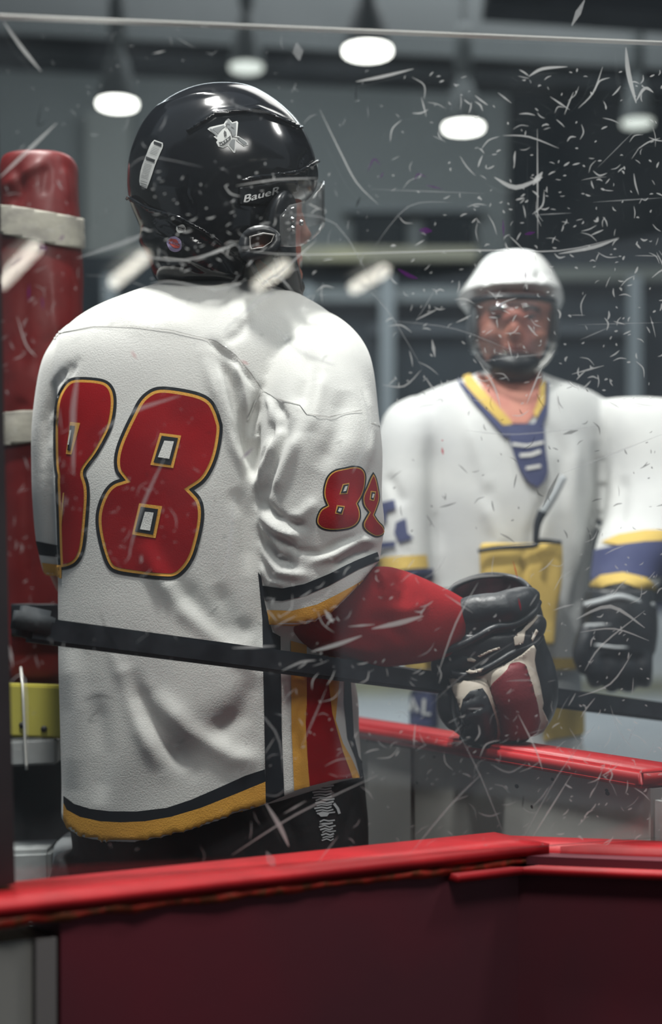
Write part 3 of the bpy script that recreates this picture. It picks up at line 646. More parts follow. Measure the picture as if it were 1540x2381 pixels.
# legs
for s in (-1, 1): tube(bm, [(-.2 + s * .10, 2.43, .80, .10), (-.2 + s * .12, 2.43, .62, .09), (-.2 + s * .13, 2.43, .42, .062), (-.2 + s * .13, 2.45, .30, .06), (-.2 + s * .13, 2.46, .12, .042), (-.2 + s * .13, 2.46, .07, .045)], 14, 4, world=True)
body = link('body', fuse(bm, .008, 3), 'skin', near); body.data.name = 'body'
# ---- hair
bm = bmesh.new(); loft(bm, [(540, 350, 590, 2.375, .105), (600, 362, 600, 2.38, .10), (650, 378, 610, 2.39, .09), (690, 395, 640, 2.40, .08), (715, 420, 620, 2.41, .06)], 4, 28)
link('hair', fuse(bm, .006, 3, None, .004, 40), 'hair', near)
# ---- trousers, socks, skates
bm = bmesh.new()
loft(bm, [(1760, 160, 838, 2.43, .165), (1850, 156, 850, 2.43, .17), (1940, 170, 858, 2.43, .172), (2040, 185, 862, 2.43, .172), (2120, 190, 862, 2.43, .17)], 3, 40, 2.4)
for s in (-1, 1): tube(bm, [(-.2 + s * .12, 2.43, .78, .13), (-.2 + s * .135, 2.43, .62, .135), (-.2 + s * .14, 2.43, .47, .12)], 20, 4, world=True)
me = fuse(bm, .007, 5, [([(420, 1960), (500, 2050)], 14, -6), ([(650, 1880), (690, 1950), (680, 2040)], 14, -7), ([(830, 1850), (800, 1960)], 12, -6)], .004, 9)
pants = link('hockey_pants', me, 'pants', near); bvp = bvh_of(pants.data, Vector(near.location))
# illegible white lettering column on the leg
bm = bmesh.new(); random.seed(5); y = 1822
while y < 1957:
    k = (y - 1822) / 135; xc = 746 + 18 * k; w = 50 - 24 * k
    if not (1893 < y < 1905): decal(bm, stroke([(xc - w / 2 + random.uniform(-4, 4), y + 2), (xc - w / 6, y - random.uniform(0, 3)), (xc + w / 6, y + random.uniform(0, 2)), (xc + w / 2 + random.uniform(-4, 4), y - 2)], 3.2 + random.uniform(-.6, .8)), bvp, .003, 5)
    y += 6.2
decal(bm, stroke([(775, 1868), (784, 1880), (788, 1892)], 6), bvp, .003, 5)
decal(bm, [(736, 1890), (765, 1890), (760, 1898), (745, 1899)], bvp, .003, 5)
me = bpy.data.meshes.new('lettering'); bm.to_mesh(me); bm.free(); link('white_lettering', me, 'lettering', pants)
for s in (-1, 1):
    x = -.2 + s * .13
    bm = bmesh.new(); tube(bm, [(x, 2.43, .52, .085), (x, 2.44, .42, .085), (x, 2.45, .28, .075), (x, 2.46, .15, .055)], 20, 4, world=True); obj('sock', bm, 'red_sleeve', near)
    bm = bmesh.new(); tube(bm, [(x, 2.47, .23, .06), (x, 2.47, .15, .055), (x, 2.475, .10, .05)], 16, 3, world=True); tube(bm, [(x, 2.40, .10, .04), (x, 2.50, .11, .05), (x, 2.60, .09, .045), (x, 2.66, .08, .03)], 16, 3, world=True)
    sk = link('skate', fuse(bm, .006, 3), 'glove', near)
    bm = bmesh.new(); box(bm, (x, 2.52, .022), (.004, .28, .044)); obj('blade', bm, 'steel', sk, False)
    bm = bmesh.new(); box(bm, (x, 2.52, .05), (.022, .24, .03), None, .004); obj('blade_holder', bm, 'white_dull', sk, False)

# ---- jersey
HEMZ = zp(2.139, 0, 1350, [(316, 1190), (340, 1245), (400, 1285), (500, 1307), (600, 1312), (700, 1308), (820, 1285), (950, 1250), (1100, 1200), (1220, 1150), (1322, 1108)])
HEM = poly_hem([(100, 1890)] + HEMZ + [(622, 1866), (661, 1848), (720, 1828), (767, 1815), (836, 1808), (850, 1812)])
bm = bmesh.new()
loft(bm, [(664, 400, 640, 2.42, .070), (676, 352, 668, 2.42, .095), (700, 285, 715, 2.42, .125), (735, 205, 770, 2.42, .15), (780, 150, 800, 2.42, .168), (840, 128, 800, 2.42, .182), (930, 124, 790, 2.42, .19), (1050, 127, 770, 2.42, .195), (1150, 131, 760, 2.42, .197), (1300, 140, 765, 2.42, .197), (1450, 141, 790, 2.42, .198), (1600, 144, 829, 2.42, .2), (1700, 146, 835, 2.42, .2), (1800, 148, 842, 2.42, .2), (1900, 149, 848, 2.42, .2), (2000, 152, 850, 2.42, .2)], 8, 72, 2.25)
hem_clamp(bm, HEM); torso = bm
# right sleeve
SH = zp(1.75, 80, 640, [(950, 1418), (1050, 1425), (1140, 1415), (1220, 1370), (1290, 1300), (1330, 1245), (1400, 1165)])
bm = bmesh.new()
loft(bm, [(730, 690, 745, 2.41, .05), (745, 640, 790, 2.41, .08), (790, 605, 838, 2.395, .11), (850, 600, 866, 2.365, .132), (950, 592, 880, 2.33, .138), (1050, 588, 889, 2.30, .13), (1150, 592, 887, 2.295, .126), (1220, 598, 893, 2.29, .122), (1290, 606, 885, 2.29, .118), (1380, 616, 880, 2.29, .116), (1470, 628, 876, 2.29, .112), (1520, 635, 870, 2.29, .11)], 8, 48, 2.2)
hem_clamp(bm, poly_hem([(600, 1446)] + SH))
me = bpy.data.meshes.new('x'); bm.to_mesh(me); bm.free(); torso.from_mesh(me)
# left sleeve
bm = bmesh.new()
loft(bm, [(742, 230, 300, 2.44, .05), (765, 160, 300, 2.44, .08), (810, 122, 290, 2.45, .10), (870, 98, 280, 2.46, .115), (1000, 81, 260, 2.47, .115), (1130, 80, 240, 2.48, .11), (1240, 87, 240, 2.49, .10), (1300, 98, 240, 2.50, .095), (1338, 108, 240, 2.51, .09)], 8, 40, 2.2)
me = bpy.data.meshes.new('x'); bm.to_mesh(me); bm.free(); torso.from_mesh(me)
folds = [
 # sleeve / back crease and drapes
 ([(608, 905), (590, 980), (588, 1060), (594, 1130)], 12, -16), ([(615, 905), (600, 980), (578, 1040)], 7, 6),
 ([(500, 800), (540, 900), (560, 1000), (585, 1090)], 13, -11), ([(470, 820), (520, 960), (545, 1040), (580, 1110)], 12, 6), ([(545, 830), (565, 900), (575, 980)], 9, 9),
 ([(480, 790), (540, 835), (600, 905)], 7, -5), ([(570, 930), (566, 1000), (580, 1100)], 6, -8), ([(635, 960), (628, 1030), (606, 1090)], 6, -8), ([(655, 980), (640, 1060), (612, 1140)], 6, 6), ([(505, 850), (525, 930), (552, 1010)], 7, 6), ([(640, 1240), (690, 1280), (760, 1290)], 7, -6), ([(600, 1215), (640, 1262), (665, 1300)], 6, 6), ([(585, 735), (560, 775), (520, 800)], 12, -4), ([(600, 715), (570, 740), (545, 745)], 14, 3),
 ([(640, 1010), (612, 1080), (598, 1150)], 13, 12), ([(690, 960), (650, 1040), (620, 1120), (605, 1190)], 14, -8), ([(700, 1000), (665, 1080), (640, 1150)], 14, 7),
 ([(720, 800), (720, 880), (690, 950)], 20, -8), ([(750, 860), (735, 940), (720, 1010)], 16, 6), ([(800, 900), (790, 1000), (740, 1100)], 26, -7),
 ([(600, 1160), (640, 1200), (720, 1230)], 11, -9), ([(598, 1190), (650, 1235), (700, 1250)], 10, 8), ([(604, 1235), (640, 1290), (690, 1320)], 12, -9), ([(608, 1270), (650, 1330), (720, 1340)], 11, 8),
 ([(880, 1255), (830, 1255), (780, 1290), (720, 1310)], 9, 8), ([(885, 1275), (830, 1290), (770, 1320)], 8, -9), ([(850, 1245), (790, 1262), (740, 1290)], 8, -6), ([(740, 1160), (700, 1200), (640, 1215)], 13, 5),
 ([(606, 1310), (625, 1350), (670, 1362)], 8, 6), ([(870, 1060), (850, 1160), (868, 1240)], 10, -5), ([(850, 900), (868, 1000), (860, 1080)], 11, 5),
 ([(640, 930), (660, 970), (650, 1010)], 10, -8), ([(620, 920), (632, 950), (630, 1000)], 7, 6),
 # back
 ([(180, 840), (150, 880), (120, 950), (115, 1050)], 9, -7), ([(155, 850), (125, 900), (105, 980), (100, 1100)], 9, -6), ([(170, 850), (138, 900), (112, 990)], 6, 6), ([(122, 900), (126, 1000), (130, 1120)], 6, -6),
 ([(330, 1250), (370, 1340), (430, 1420), (520, 1500), (600, 1560)], 22, 8), ([(400, 1350), (470, 1440), (560, 1540)], 32, -8),
 ([(290, 1550), (340, 1660), (390, 1730), (450, 1790)], 22, -9), ([(250, 1480), (300, 1600), (330, 1700), (380, 1800)], 20, 5), ([(350, 1600), (440, 1700), (540, 1760), (610, 1770)], 24, 7),
 ([(600, 1560), (560, 1660), (480, 1720)], 26, -5), ([(160, 1500), (180, 1650), (170, 1850)], 26, 4), ([(220, 1600), (240, 1750), (230, 1880)], 24, -4), ([(500, 1350), (540, 1450), (600, 1480)], 24, -5),
 ([(540, 1130), (570, 1200), (580, 1350)], 20, -5), ([(230, 700), (330, 750), (480, 760)], 26, 3), ([(640, 1500), (700, 1600), (690, 1750)], 14, 5), ([(700, 1620), (690, 1700), (700, 1780)], 9, -6), ([(610, 1450), (612, 1600), (616, 1800)], 9, 4)]
me = fuse(torso, .0042, 4, folds, .0012, 7)
jer = link('jersey', me, 'jersey', near); bj = bvh_of(jer.data, Vector(near.location))
def J(name, m, polys, off, step=6): return decal_obj(name, m, jer, bj, polys, off, step)
Z2 = lambda pts: zp(1.75, 80, 640, pts)
Z3 = lambda pts: zp(2.026, 560, 1240, pts)
Z4 = lambda pts: zp(2.139, 0, 1350, pts)
r8 = Z2([(515, 450), (600, 460), (680, 478), (725, 505), (748, 545), (762, 590), (770, 620), (755, 720), (730, 790), (695, 845), (650, 874), (680, 905), (693, 950), (690, 1010), (675, 1080), (655, 1150), (620, 1205), (575, 1240), (520, 1240), (420, 1228), (330, 1215), (295, 1190), (270, 1120), (252, 1040), (248, 985), (258, 930), (285, 870), (318, 838), (350, 828), (328, 800), (322, 750), (335, 690), (365, 620), (395, 560), (425, 500), (470, 462)])
l8 = Z2([(165, 413), (240, 415), (295, 425), (325, 455), (337, 500), (333, 560), (320, 620), (290, 680), (255, 740), (222, 780), (208, 805), (225, 850), (228, 900), (222, 980), (215, 1060), (205, 1130), (180, 1175), (145, 1195), (100, 1202), (96, 1150), (92, 1000), (88, 900), (85, 830), (88, 815), (80, 780), (77, 650), (80, 560), (88, 500), (110, 455), (135, 425)])
def number(parent_name, outer, i1, i2, holes, step=6, base=.0009):
    o8 = smooth_poly(outer, 2)
    J(parent_name + '_outline', 'black_trim', [o8], base, step)
    J(parent_name + '_border', 'gold', [inset(o8, i1)], base + .0007, step)
    J(parent_name + '_fill', 'red_num', [inset(o8, i2)], base + .0014, step)
    for lst, m, k in ((0, 'gold', .0021), (1, 'black_trim', .0028), (2, 'jersey', .0035)):
        ps = [h[lst] for h in holes if h[lst]]
        for q in ps: J(parent_name + '_counter', m, [q], base + k, min(step, 5))
number('number_eight', r8, 8, 15, [
 (Z2([(512, 642), (598, 653), (566, 785), (473, 772)]), Z2([(519, 654), (586, 663), (556, 773), (486, 762)]), Z2([(530, 674), (569, 677), (550, 748), (504, 741)])),
 (Z2([(428, 928), (521, 940), (494, 1070), (400, 1055)]), Z2([(435, 942), (505, 952), (484, 1056), (411, 1043)]), Z2([(452, 962), (487, 966), (472, 1040), (432, 1034)]))])
def clampl(poly): return [(max(x, 133 if y < 1290 else 142), y) for x, y in poly]
number('number_eight', l8, 7, 13, [
 (Z2([(150, 597), (190, 602), (155, 730), (133, 727)]), Z2([(150, 612), (170, 614), (152, 715), (139, 712)]), Z2([(150, 630), (157, 630), (146, 690), (141, 690)])),
 (Z2([(121, 885), (126, 885), (116, 1015), (110, 1015)]), None, None)])
s8 = Z2([(1300, 773), (1335, 780), (1352, 810), (1348, 860), (1335, 900), (1318, 930), (1330, 960), (1328, 1000), (1300, 1030), (1240, 1042), (1180, 1040), (1150, 1020), (1143, 995), (1160, 950), (1188, 935), (1173, 900), (1175, 860), (1190, 815), (1220, 790), (1260, 782)])
s8b = Z2([(1378, 800), (1392, 820), (1402, 870), (1408, 910), (1395, 950), (1385, 975), (1400, 1000), (1422, 1020), (1428, 1045), (1415, 1062), (1385, 1068), (1355, 1050), (1335, 1030), (1333, 1005), (1345, 985), (1357, 965), (1335, 940), (1330, 900), (1350, 860), (1365, 820)])
number('sleeve_number', s8, 3.6, 6.2, [(Z2([(1253, 850), (1280, 845), (1272, 890), (1240, 892)]), Z2([(1256, 854), (1277, 850), (1269, 886), (1245, 888)]), Z2([(1262, 860), (1272, 857), (1266, 878), (1254, 881)])),
 (Z2([(1230, 936), (1262, 940), (1252, 975), (1223, 970)]), Z2([(1234, 941), (1258, 944), (1249, 971), (1227, 966)]), Z2([(1239, 947), (1250, 949), (1244, 964), (1234, 961)]))], 4)
number('sleeve_number', s8b, 3, 5.4, [(Z2([(1365, 878), (1386, 880), (1378, 920), (1361, 915)]), Z2([(1368, 883), (1382, 885), (1375, 915), (1365, 911)]), Z2([(1371, 890), (1378, 891), (1373, 908), (1368, 906)]))], 4)
# cuff bands of the right sleeve
J('cuff_band', 'black_trim', [Z2([(922, 1262), (1010, 1274), (1100, 1256), (1200, 1215), (1300, 1165), (1395, 1126), (1405, 1160), (1320, 1195), (1200, 1262), (1100, 1305), (1010, 1325), (940, 1322)])], .0012)
J('cuff_band', 'gold', [Z2([(948, 1362), (1050, 1365), (1150, 1340), (1230, 1300), (1300, 1262), (1350, 1230), (1310, 1285), (1222, 1370), (1140, 1415), (1050, 1426), (955, 1420)])], .0012)
# left sleeve bands
J('cuff_band', 'black_trim', [[(84, 1258), (135, 1268), (142, 1296), (92, 1290)]], .0012, 5)
J('cuff_band', 'gold', [[(98, 1308), (144, 1314), (144, 1345), (104, 1336)]], .0012, 5)
# hem bands
hb = [(318, 1070), (370, 1110), (450, 1135), (550, 1147), (680, 1148), (830, 1130), (950, 1090), (1100, 1025), (1220, 970), (1318, 938)]
hy = [(318, 1105), (335, 1140), (400, 1175), (500, 1197), (600, 1202), (720, 1197), (850, 1175), (1000, 1130), (1150, 1070), (1320, 1000)]
hh = [(316, 1188), (340, 1243), (400, 1283), (500, 1305), (600, 1310), (700, 1306), (820, 1283), (950, 1248), (1100, 1198), (1220, 1148), (1322, 1106)]
J('hem_band', 'black_trim', [Z4(hb + hy[::-1])], .0012); J('hem_band', 'gold', [Z4(hy + hh[::-1])], .0012)
# side stripes
J('side_stripe', 'black_trim', [[(600, 1330), (608, 1340), (616, 1400), (634, 1470), (652, 1480), (655, 1700), (661, 1850), (618, 1868), (615, 1700), (612, 1560), (610, 1440)]], .0012)
J('side_stripe', 'gold', [[(676, 1490), (713, 1500), (713, 1690), (716, 1780), (720, 1828), (684, 1838), (678, 1700)]], .0012)
J('side_stripe', 'red_num', [Z3([(310, 600), (410, 600), (445, 900), (480, 1030), (525, 1150), (420, 1166), (325, 1190), (315, 1100), (305, 900), (310, 690)])], .0012)
J('side_stripe', 'gold', [Z3([(412, 560), (464, 600), (462, 700), (445, 880), (480, 990), (520, 1060), (560, 1150), (525, 1152), (480, 1030), (430, 850), (410, 690)])], .0016, 5)
J('side_stripe', 'black_trim', [Z3([(490, 600), (515, 690), (522, 800), (530, 950), (552, 1050), (575, 1090), (577, 1152), (562, 1150), (540, 1060), (500, 960), (485, 800), (488, 690)])], .0018, 5)
# seams
J('yoke_seam', 'seam', [stroke(Z2([(40, 250), (130, 225), (240, 203), (400, 203), (560, 220), (660, 245), (740, 262), (820, 320), (880, 390), (930, 462), (1000, 500), (1080, 525), (1110, 560), (1200, 572), (1330, 545)]), 2.6), stroke(Z2([(922, 470), (900, 510), (865, 590)]), 3), stroke(Z2([(1370, 598), (1425, 618)]), 3)], .0022, 5)

# ---- red undersleeve
bm = bmesh.new()
tube(bm, [(640, 1380, 2.30, 44), (700, 1425, 2.30, 78), (780, 1430, 2.30, 98), (860, 1432, 2.31, 116), (910, 1436, 2.33, 117), (970, 1445, 2.35, 101), (1020, 1452, 2.37, 84), (1065, 1462, 2.39, 70), (1110, 1475, 2.41, 60)], 32, 5, .85)
tube(bm, [(640, 1380, 2.30, 60), (735, 1300, 2.30, 95), (740, 1200, 2.30, 90)], 24, 4, .8)
us = link('undersleeve', fuse(bm, .005, 4, [([(885, 1330), (900, 1370), (890, 1400)], 8, 6), ([(920, 1335), (940, 1370), (930, 1410)], 9, -6), ([(870, 1320), (880, 1380)], 7, -6), ([(700, 1450), (800, 1500), (900, 1520)], 16, 5), ([(960, 1500), (900, 1450), (850, 1440)], 18, -5), ([(1000, 1400), (950, 1420), (880, 1410)], 14, 4)], .002, 9), 'red_sleeve', near)
# left undersleeve
bm = bmesh.new(); tube(bm, [(165, 1280, 2.50, 60), (180, 1350, 2.52, 52), (250, 1450, 2.62, 48), (350, 1500, 2.74, 42)], 20, 4); obj('undersleeve', bm, 'red_sleeve', near)
bm = bmesh.new(); ball(bm, 400, 1520, 2.79, 90, 80, .07); tube(bm, [(330, 1490, 2.72, 56), (380, 1510, 2.77, 70)], 16, 2); link('glove', fuse(bm, .006, 3), 'glove', near)

# ---- right glove
Z1 = lambda pts: zp(4.53, 1000, 1300, pts)
YG = 2.42
bm = bmesh.new()
loft(bm, [(1470, 1016, 1262, YG, .085), (1500, 1008, 1268, YG, .088), (1540, 1022, 1278, YG, .086), (1580, 1034, 1290, YG, .082), (1620, 1030, 1296, YG, .078), (1650, 1022, 1290, YG, .074), (1680, 1034, 1276, YG, .068), (1705, 1062, 1250, YG, .055), (1720, 1084, 1200, YG, .035)], 5, 44, 2.6)
tube(bm, [(1100, 1600, 2.36, 48), (1100, 1650, 2.35, 50), (1112, 1695, 2.37, 42), (1120, 1716, 2.39, 26)], 20, 4)
tube(bm, [(1180, 1560, 2.355, 52), (1198, 1620, 2.35, 54), (1205, 1680, 2.365, 46), (1205, 1708, 2.39, 26)], 20, 4)
tube(bm, [(1040, 1610, 2.39, 20), (1036, 1650, 2.39, 22), (1060, 1688, 2.4, 18)], 14, 4)
tube(bm, [(1245, 1490, 2.40, 22), (1268, 1560, 2.38, 26), (1275, 1620, 2.39, 24), (1262, 1668, 2.40, 18)], 16, 4)
me = fuse(bm, .0038, 3, [(Z1([(570, 1220), (640, 1370), (700, 1560), (765, 1720)]), 3.5, -5), (Z1([(960, 1010), (1010, 1150), (1070, 1330), (1120, 1560)]), 3.5, -4), (Z1([(340, 1660), (450, 1600), (560, 1560)]), 3, -4), (Z1([(345, 1790), (450, 1710)]), 3, -4), (Z1([(350, 1510), (470, 1460)]), 3, -4), (Z1([(220, 1250), (340, 1680), (360, 1900)]), 4, -5)])
glove = link('glove', me, 'glove', near)
# flared open cuff
bm = bmesh.new(); N = 44; rings = []
for t_, cxp, cyp, rxp, ryp, Y, tilt in ((0, 1140, 1500, 124, 0, 2.42, .0), (.3, 1136, 1470, 122, 20, 2.42, .03), (.65, 1134, 1425, 112, 34, 2.415, .05), (1, 1133, 1388, 98, 50, 2.41, .055)):
    ring = []
    for k in range(N):
        a = 2 * math.pi * k / N; c, s = math.cos(a), math.sin(a)
        Yk = Y + s * .075; lift = -ryp * -s - rxp * .0 + c * (-30 - 14 * (1 - t_))      # far rim higher, right side higher
        ring.append(bm.verts.new(P(cxp + c * rxp, cyp - s * ryp - 0 + c * (-34 if t_ < .9 else -8), Yk)))
    rings.append(ring)
for A, B in zip(rings, rings[1:]):
    for k in range(N): bm.faces.new((A[k], A[(k + 1) % N], B[(k + 1) % N], B[k]))
me = bpy.data.meshes.new('cuff'); bm2 = bm.copy(); bmesh.ops.subdivide_edges(bm, edges=bm.edges[:], cuts=1, use_grid_fill=True); bm.to_mesh(me); bm.free()
cuff = link('cuff', me, 'glove', glove); s = cuff.modifiers.new('s', 'SOLIDIFY'); s.thickness = .010; s.offset = 0; s = cuff.modifiers.new('b', 'SUBSURF'); s.levels = s.render_levels = 1
bmesh.ops.scale(bm2, vec=(.93, .90, 1), verts=bm2.verts, space=Matrix.Translation(-P(1134, 1440, 2.415)))
me = bpy.data.meshes.new('cuff_lining'); bm2.to_mesh(me); bm2.free(); link('cuff_lining', me, 'lining', glove)
# rolls across the wrist
for pts, r in ((([(1008, 1516, 2.350), (1060, 1505, 2.335), (1110, 1482, 2.33), (1150, 1460, 2.33), (1200, 1452, 2.34), (1240, 1425, 2.355), (1252, 1400, 2.38)]), 9), (([(1050, 1565, 2.345), (1090, 1570, 2.335), (1140, 1550, 2.33), (1190, 1520, 2.335), (1240, 1500, 2.35), (1258, 1480, 2.37)]), 8), (([(1036, 1398, 2.39), (1060, 1362, 2.43), (1130, 1338, 2.465), (1200, 1345, 2.46), (1232, 1368, 2.42)]), 7)):
    bm = bmesh.new(); tube(bm, [(*p, r) for p in pts], 12, 5); obj('cuff_roll', bm, 'glove', glove)
# wrist pad between the rolls
bm = bmesh.new(); tube(bm, [(1012, 1548, 2.39, 26), (1060, 1545, 2.37, 34), (1120, 1528, 2.36, 38), (1180, 1500, 2.36, 36), (1240, 1462, 2.375, 30), (1256, 1440, 2.39, 20)], 20, 5); wp = link('wrist_pad', fuse(bm, .004, 2, None, .002, 25), 'glove', glove)
bm = bmesh.new(); tube(bm, [(1000, 1500, 2.41, 26), (1030, 1450, 2.39, 30), (1090, 1430, 2.365, 42), (1160, 1420, 2.355, 44), (1215, 1400, 2.37, 36), (1240, 1380, 2.39, 20)], 20, 5); link('wrist_pad', fuse(bm, .004, 2, None, .003, 22), 'glove', glove)
def joined_bvh(objs):
    vs = []; fs = []
    for o in objs:
        off = Vector((0, 0, 0)); q = o.parent
        while q: off += Vector(q.location); q = q.parent
        st = len(vs); vs += [v.co + off for v in o.data.vertices]; fs += [tuple(st + i for i in p.vertices) for p in o.data.polygons]
    return BVHTree.FromPolygons(vs, fs)
bg = joined_bvh([glove]); bgw = joined_bvh([glove, wp] + [o for o in glove.children])
def G(name, m, polys, off, step=5, b=bg, th=.004):
    o = decal_obj(name, m, glove, b, polys, off, step); s = o.modifiers.new('s', 'SOLIDIFY'); s.thickness = th; s.offset = 0; return o
G('cream_panel', 'cream', [Z1([(215, 1240), (330, 1275), (560, 1220), (760, 1130), (960, 1010), (1080, 910), (1105, 960), (1090, 1060), (1110, 1180), (1140, 1300), (1180, 1520), (1165, 1570), (1205, 1640), (1235, 1710), (1180, 1800), (1080, 1850), (760, 1870), (700, 1930), (600, 1985), (500, 1960), (345, 1680), (300, 1500), (260, 1400)])], .003)
G('red_panel', 'glove_red', [Z1([(940, 1115), (1000, 1145), (1060, 1330), (1110, 1560), (1130, 1700), (1095, 1815), (1000, 1870), (720, 1905), (770, 1800), (765, 1720), (700, 1560), (645, 1370), (690, 1300), (800, 1190), (870, 1130)])], .0055)
G('black_panel', 'glove', [Z1([(540, 1370), (590, 1450), (640, 1600), (680, 1750), (685, 1850), (650, 1920), (580, 1965), (450, 1950), (330, 1890), (345, 1640), (355, 1480), (430, 1400)])], .0055)
G('cream_mark', 'cream', [Z1([(880, 830), (980, 750), (1060, 650), (1115, 600), (1135, 630), (1060, 715), (1000, 770), (975, 890), (890, 915)]), Z1([(500, 1020), (620, 960), (730, 925), (740, 945), (620, 985), (530, 1030)]), Z1([(380, 1180), (470, 1185), (570, 1150), (540, 1185), (430, 1212), (385, 1200)]), Z1([(1060, 840), (1110, 740), (1130, 760), (1070, 870)]), Z1([(395, 1050), (440, 1040), (490, 1065), (470, 1085), (400, 1075)])], .004, 4, bgw, .002)

# ---- helmet
YH = 2.37
bm = bmesh.new()
prof = [(209, 490, 560, .025), (216, 455, 600, .05), (232, 412, 628, .075), (262, 366, 668, .10), (300, 334, 703, .118), (340, 313, 724, .128), (380, 301, 737, .134), (415, 298, 741, .136), (445, 298, 728, .136), (470, 302, 690, .135), (490, 309, 664, .134), (515, 320, 655, .132), (540, 328, 654, .13), (565, 324, 650, .128), (590, 338, 640, .124), (620, 350, 590, .12), (650, 362, 580, .112), (672, 400, 575, .10)]
loft(bm, [(y, a, b, YH, d) for y, a, b, d in prof], 5, 56, 2.15)
hf = [([(298, 440), (345, 490), (400, 520), (470, 560), (560, 620)], 6, -4), ([(330, 505), (380, 540), (450, 580), (520, 640)], 5, 3), ([(440, 400), (432, 450), (455, 500)], 5, -3), ([(440, 300), (500, 262), (600, 252), (690, 290)], 6, 3.5), ([(300, 330), (360, 250), (450, 222), (530, 215)], 6, 3), ([(560, 420), (620, 415), (730, 412)], 6, 4), ([(655, 470), (600, 475), (545, 470)], 5, -3), ([(720, 345), (700, 370), (695, 420)], 4, -4), ([(732, 360), (715, 380), (712, 420)], 3, 3), ([(640, 395), (655, 405), (735, 400)], 4, -3), ([(322, 560), (350, 575), (420, 575)], 7, 4), ([(340, 600), (430, 610), (520, 660)], 6, -4)]
hel = link('helmet', fuse(bm, .0042, 5, hf), 'helmet', near); bh = joined_bvh([hel])
def H(name, m, polys, off=.0012, step=5): return decal_obj(name, m, hel, bh, polys, off, step)
# raised side plate with the maker's lettering
o = H('side_plate', 'helmet_part', [[(556, 436), (600, 428), (655, 418), (690, 420), (694, 438), (650, 462), (600, 474), (556, 476)]], .002); s = o.modifiers.new('s', 'SOLIDIFY'); s.thickness = .003
bh2 = joined_bvh([hel, o]); decal_text('lettering', 'BaueR', 'letter_white', hel, bh2, (565, 471), 88, -16.5, .0045, .35, .66, .8)
o = H('rear_shell_ridge', 'helmet', [stroke([(302, 458), (350, 484), (420, 508), (470, 534), (510, 562), (565, 612)], 7)], .003); s = o.modifiers.new('s', 'SOLIDIFY'); s.thickness = .004
o = H('rim_band', 'helmet', [stroke([(735, 375), (700, 395), (640, 405), (560, 420)], 7)], .003); s = o.modifiers.new('s', 'SOLIDIFY'); s.thickness = .004
o = H('crown_ridge', 'helmet', [stroke([(436, 308), (500, 265), (600, 255), (700, 300)], 6)], .002); s = o.modifiers.new('s', 'SOLIDIFY'); s.thickness = .004
ZS = lambda pts: zp(2.852, 260, 180, pts)
H('warning_sticker', 'sticker', [smooth_poly(ZS([(285, 415), (340, 435), (343, 460), (320, 510), (290, 580), (265, 660), (235, 738), (190, 715), (184, 680), (198, 600), (225, 530), (260, 440)]), 1)])
H('sticker_print_dark', 'logo_ink', [ZS([(284, 424), (336, 442), (330, 460), (280, 440)]), ZS([(232, 524), (292, 548), (284, 564), (228, 542)]), stroke(ZS([(196, 686), (240, 700)]), 1), stroke(ZS([(194, 700), (236, 714)]), 1), stroke(ZS([(200, 715), (232, 727)]), 1)], .002, 4)
H('sticker_print', 'sticker_grey', [stroke(ZS([(276 - k * 4.5, 455 + k * 9), (322 - k * 4.5, 472 + k * 9)]), .8) for k in range(6)] + [stroke(ZS([(222 - k * 2.5, 560 + k * 10), (272 - k * 3, 576 + k * 10)]), .8) for k in range(11)], .002, 4)
for o in hel.children:
    if o.name.startswith('sticker_print'): o['kind'] = 'stuff'
ell = lambda cx, cy, rx, ry, a=0, n=20: [(cx + rx * math.cos(t) * math.cos(R(a)) - ry * math.sin(t) * math.sin(R(a)), cy + rx * math.cos(t) * math.sin(R(a)) + ry * math.sin(t) * math.cos(R(a))) for t in [2 * math.pi * i / n for i in range(n)]]
H('round_sticker', 'sticker', [ell(423, 532, 12, 11)], .0065); decal_text('round_sticker_lettering', 'CE', 'logo_ink', hel, bh, (415, 537), 17, 4, .0076, 0, 1, .4)
H('oval_sticker', 'violet_sticker', [ell(407, 568, 19, 16, 45)], .003); H('oval_sticker_fill', 'red_sticker', [ell(407, 566, 15, 9, 35)], .0036); decal_text('oval_sticker_lettering', 'HECC', 'violet_sticker', hel, bh, (394, 566), 25, 12, .0043, 0, .9, .3)
# emblem: triangle, striped animal head with teeth, stick blade
ZE = lambda pts: zp(11.846, 470, 260, pts)
H('emblem_outline', 'sticker', [ZE([(150, 480), (210, 430), (600, 340), (660, 240), (730, 190), (785, 240), (830, 300), (960, 260), (995, 300), (960, 680), (1010, 680), (1220, 820), (1275, 910), (1150, 950), (940, 790), (910, 1130), (870, 1130), (710, 940), (580, 1005), (450, 960), (390, 840), (430, 780), (320, 690), (380, 660)])], .0012, 4)
H('emblem_fill', 'sticker_grey', [ZE([(280, 470), (600, 380), (640, 420), (560, 470), (480, 560), (440, 620)]), ZE([(640, 330), (740, 240), (830, 330), (940, 300), (930, 640), (830, 690), (780, 520), (700, 460)]), ZE([(740, 910), (820, 770), (910, 770), (885, 1070)]), ZE([(960, 740), (1020, 710), (1210, 840), (1240, 890), (1150, 915)]), ZE([(200, 480), (260, 470), (430, 650), (400, 690)])], .0018, 3)
H('emblem_lines', 'logo_ink', [ZE([(615, 520), (670, 570), (680, 650), (620, 690), (595, 600)]), ZE([(460, 850), (560, 830), (700, 730), (780, 660), (800, 740), (700, 840), (600, 920), (500, 925)]), stroke(ZE([(730, 470), (800, 560), (830, 690)]), 1.6), stroke(ZE([(650, 440), (690, 340), (760, 360)]), 1.8), stroke(ZE([(830, 700), (1030, 735)]), 2.2), stroke(ZE([(800, 420), (880, 470)]), 1.4)], .0024, 3)
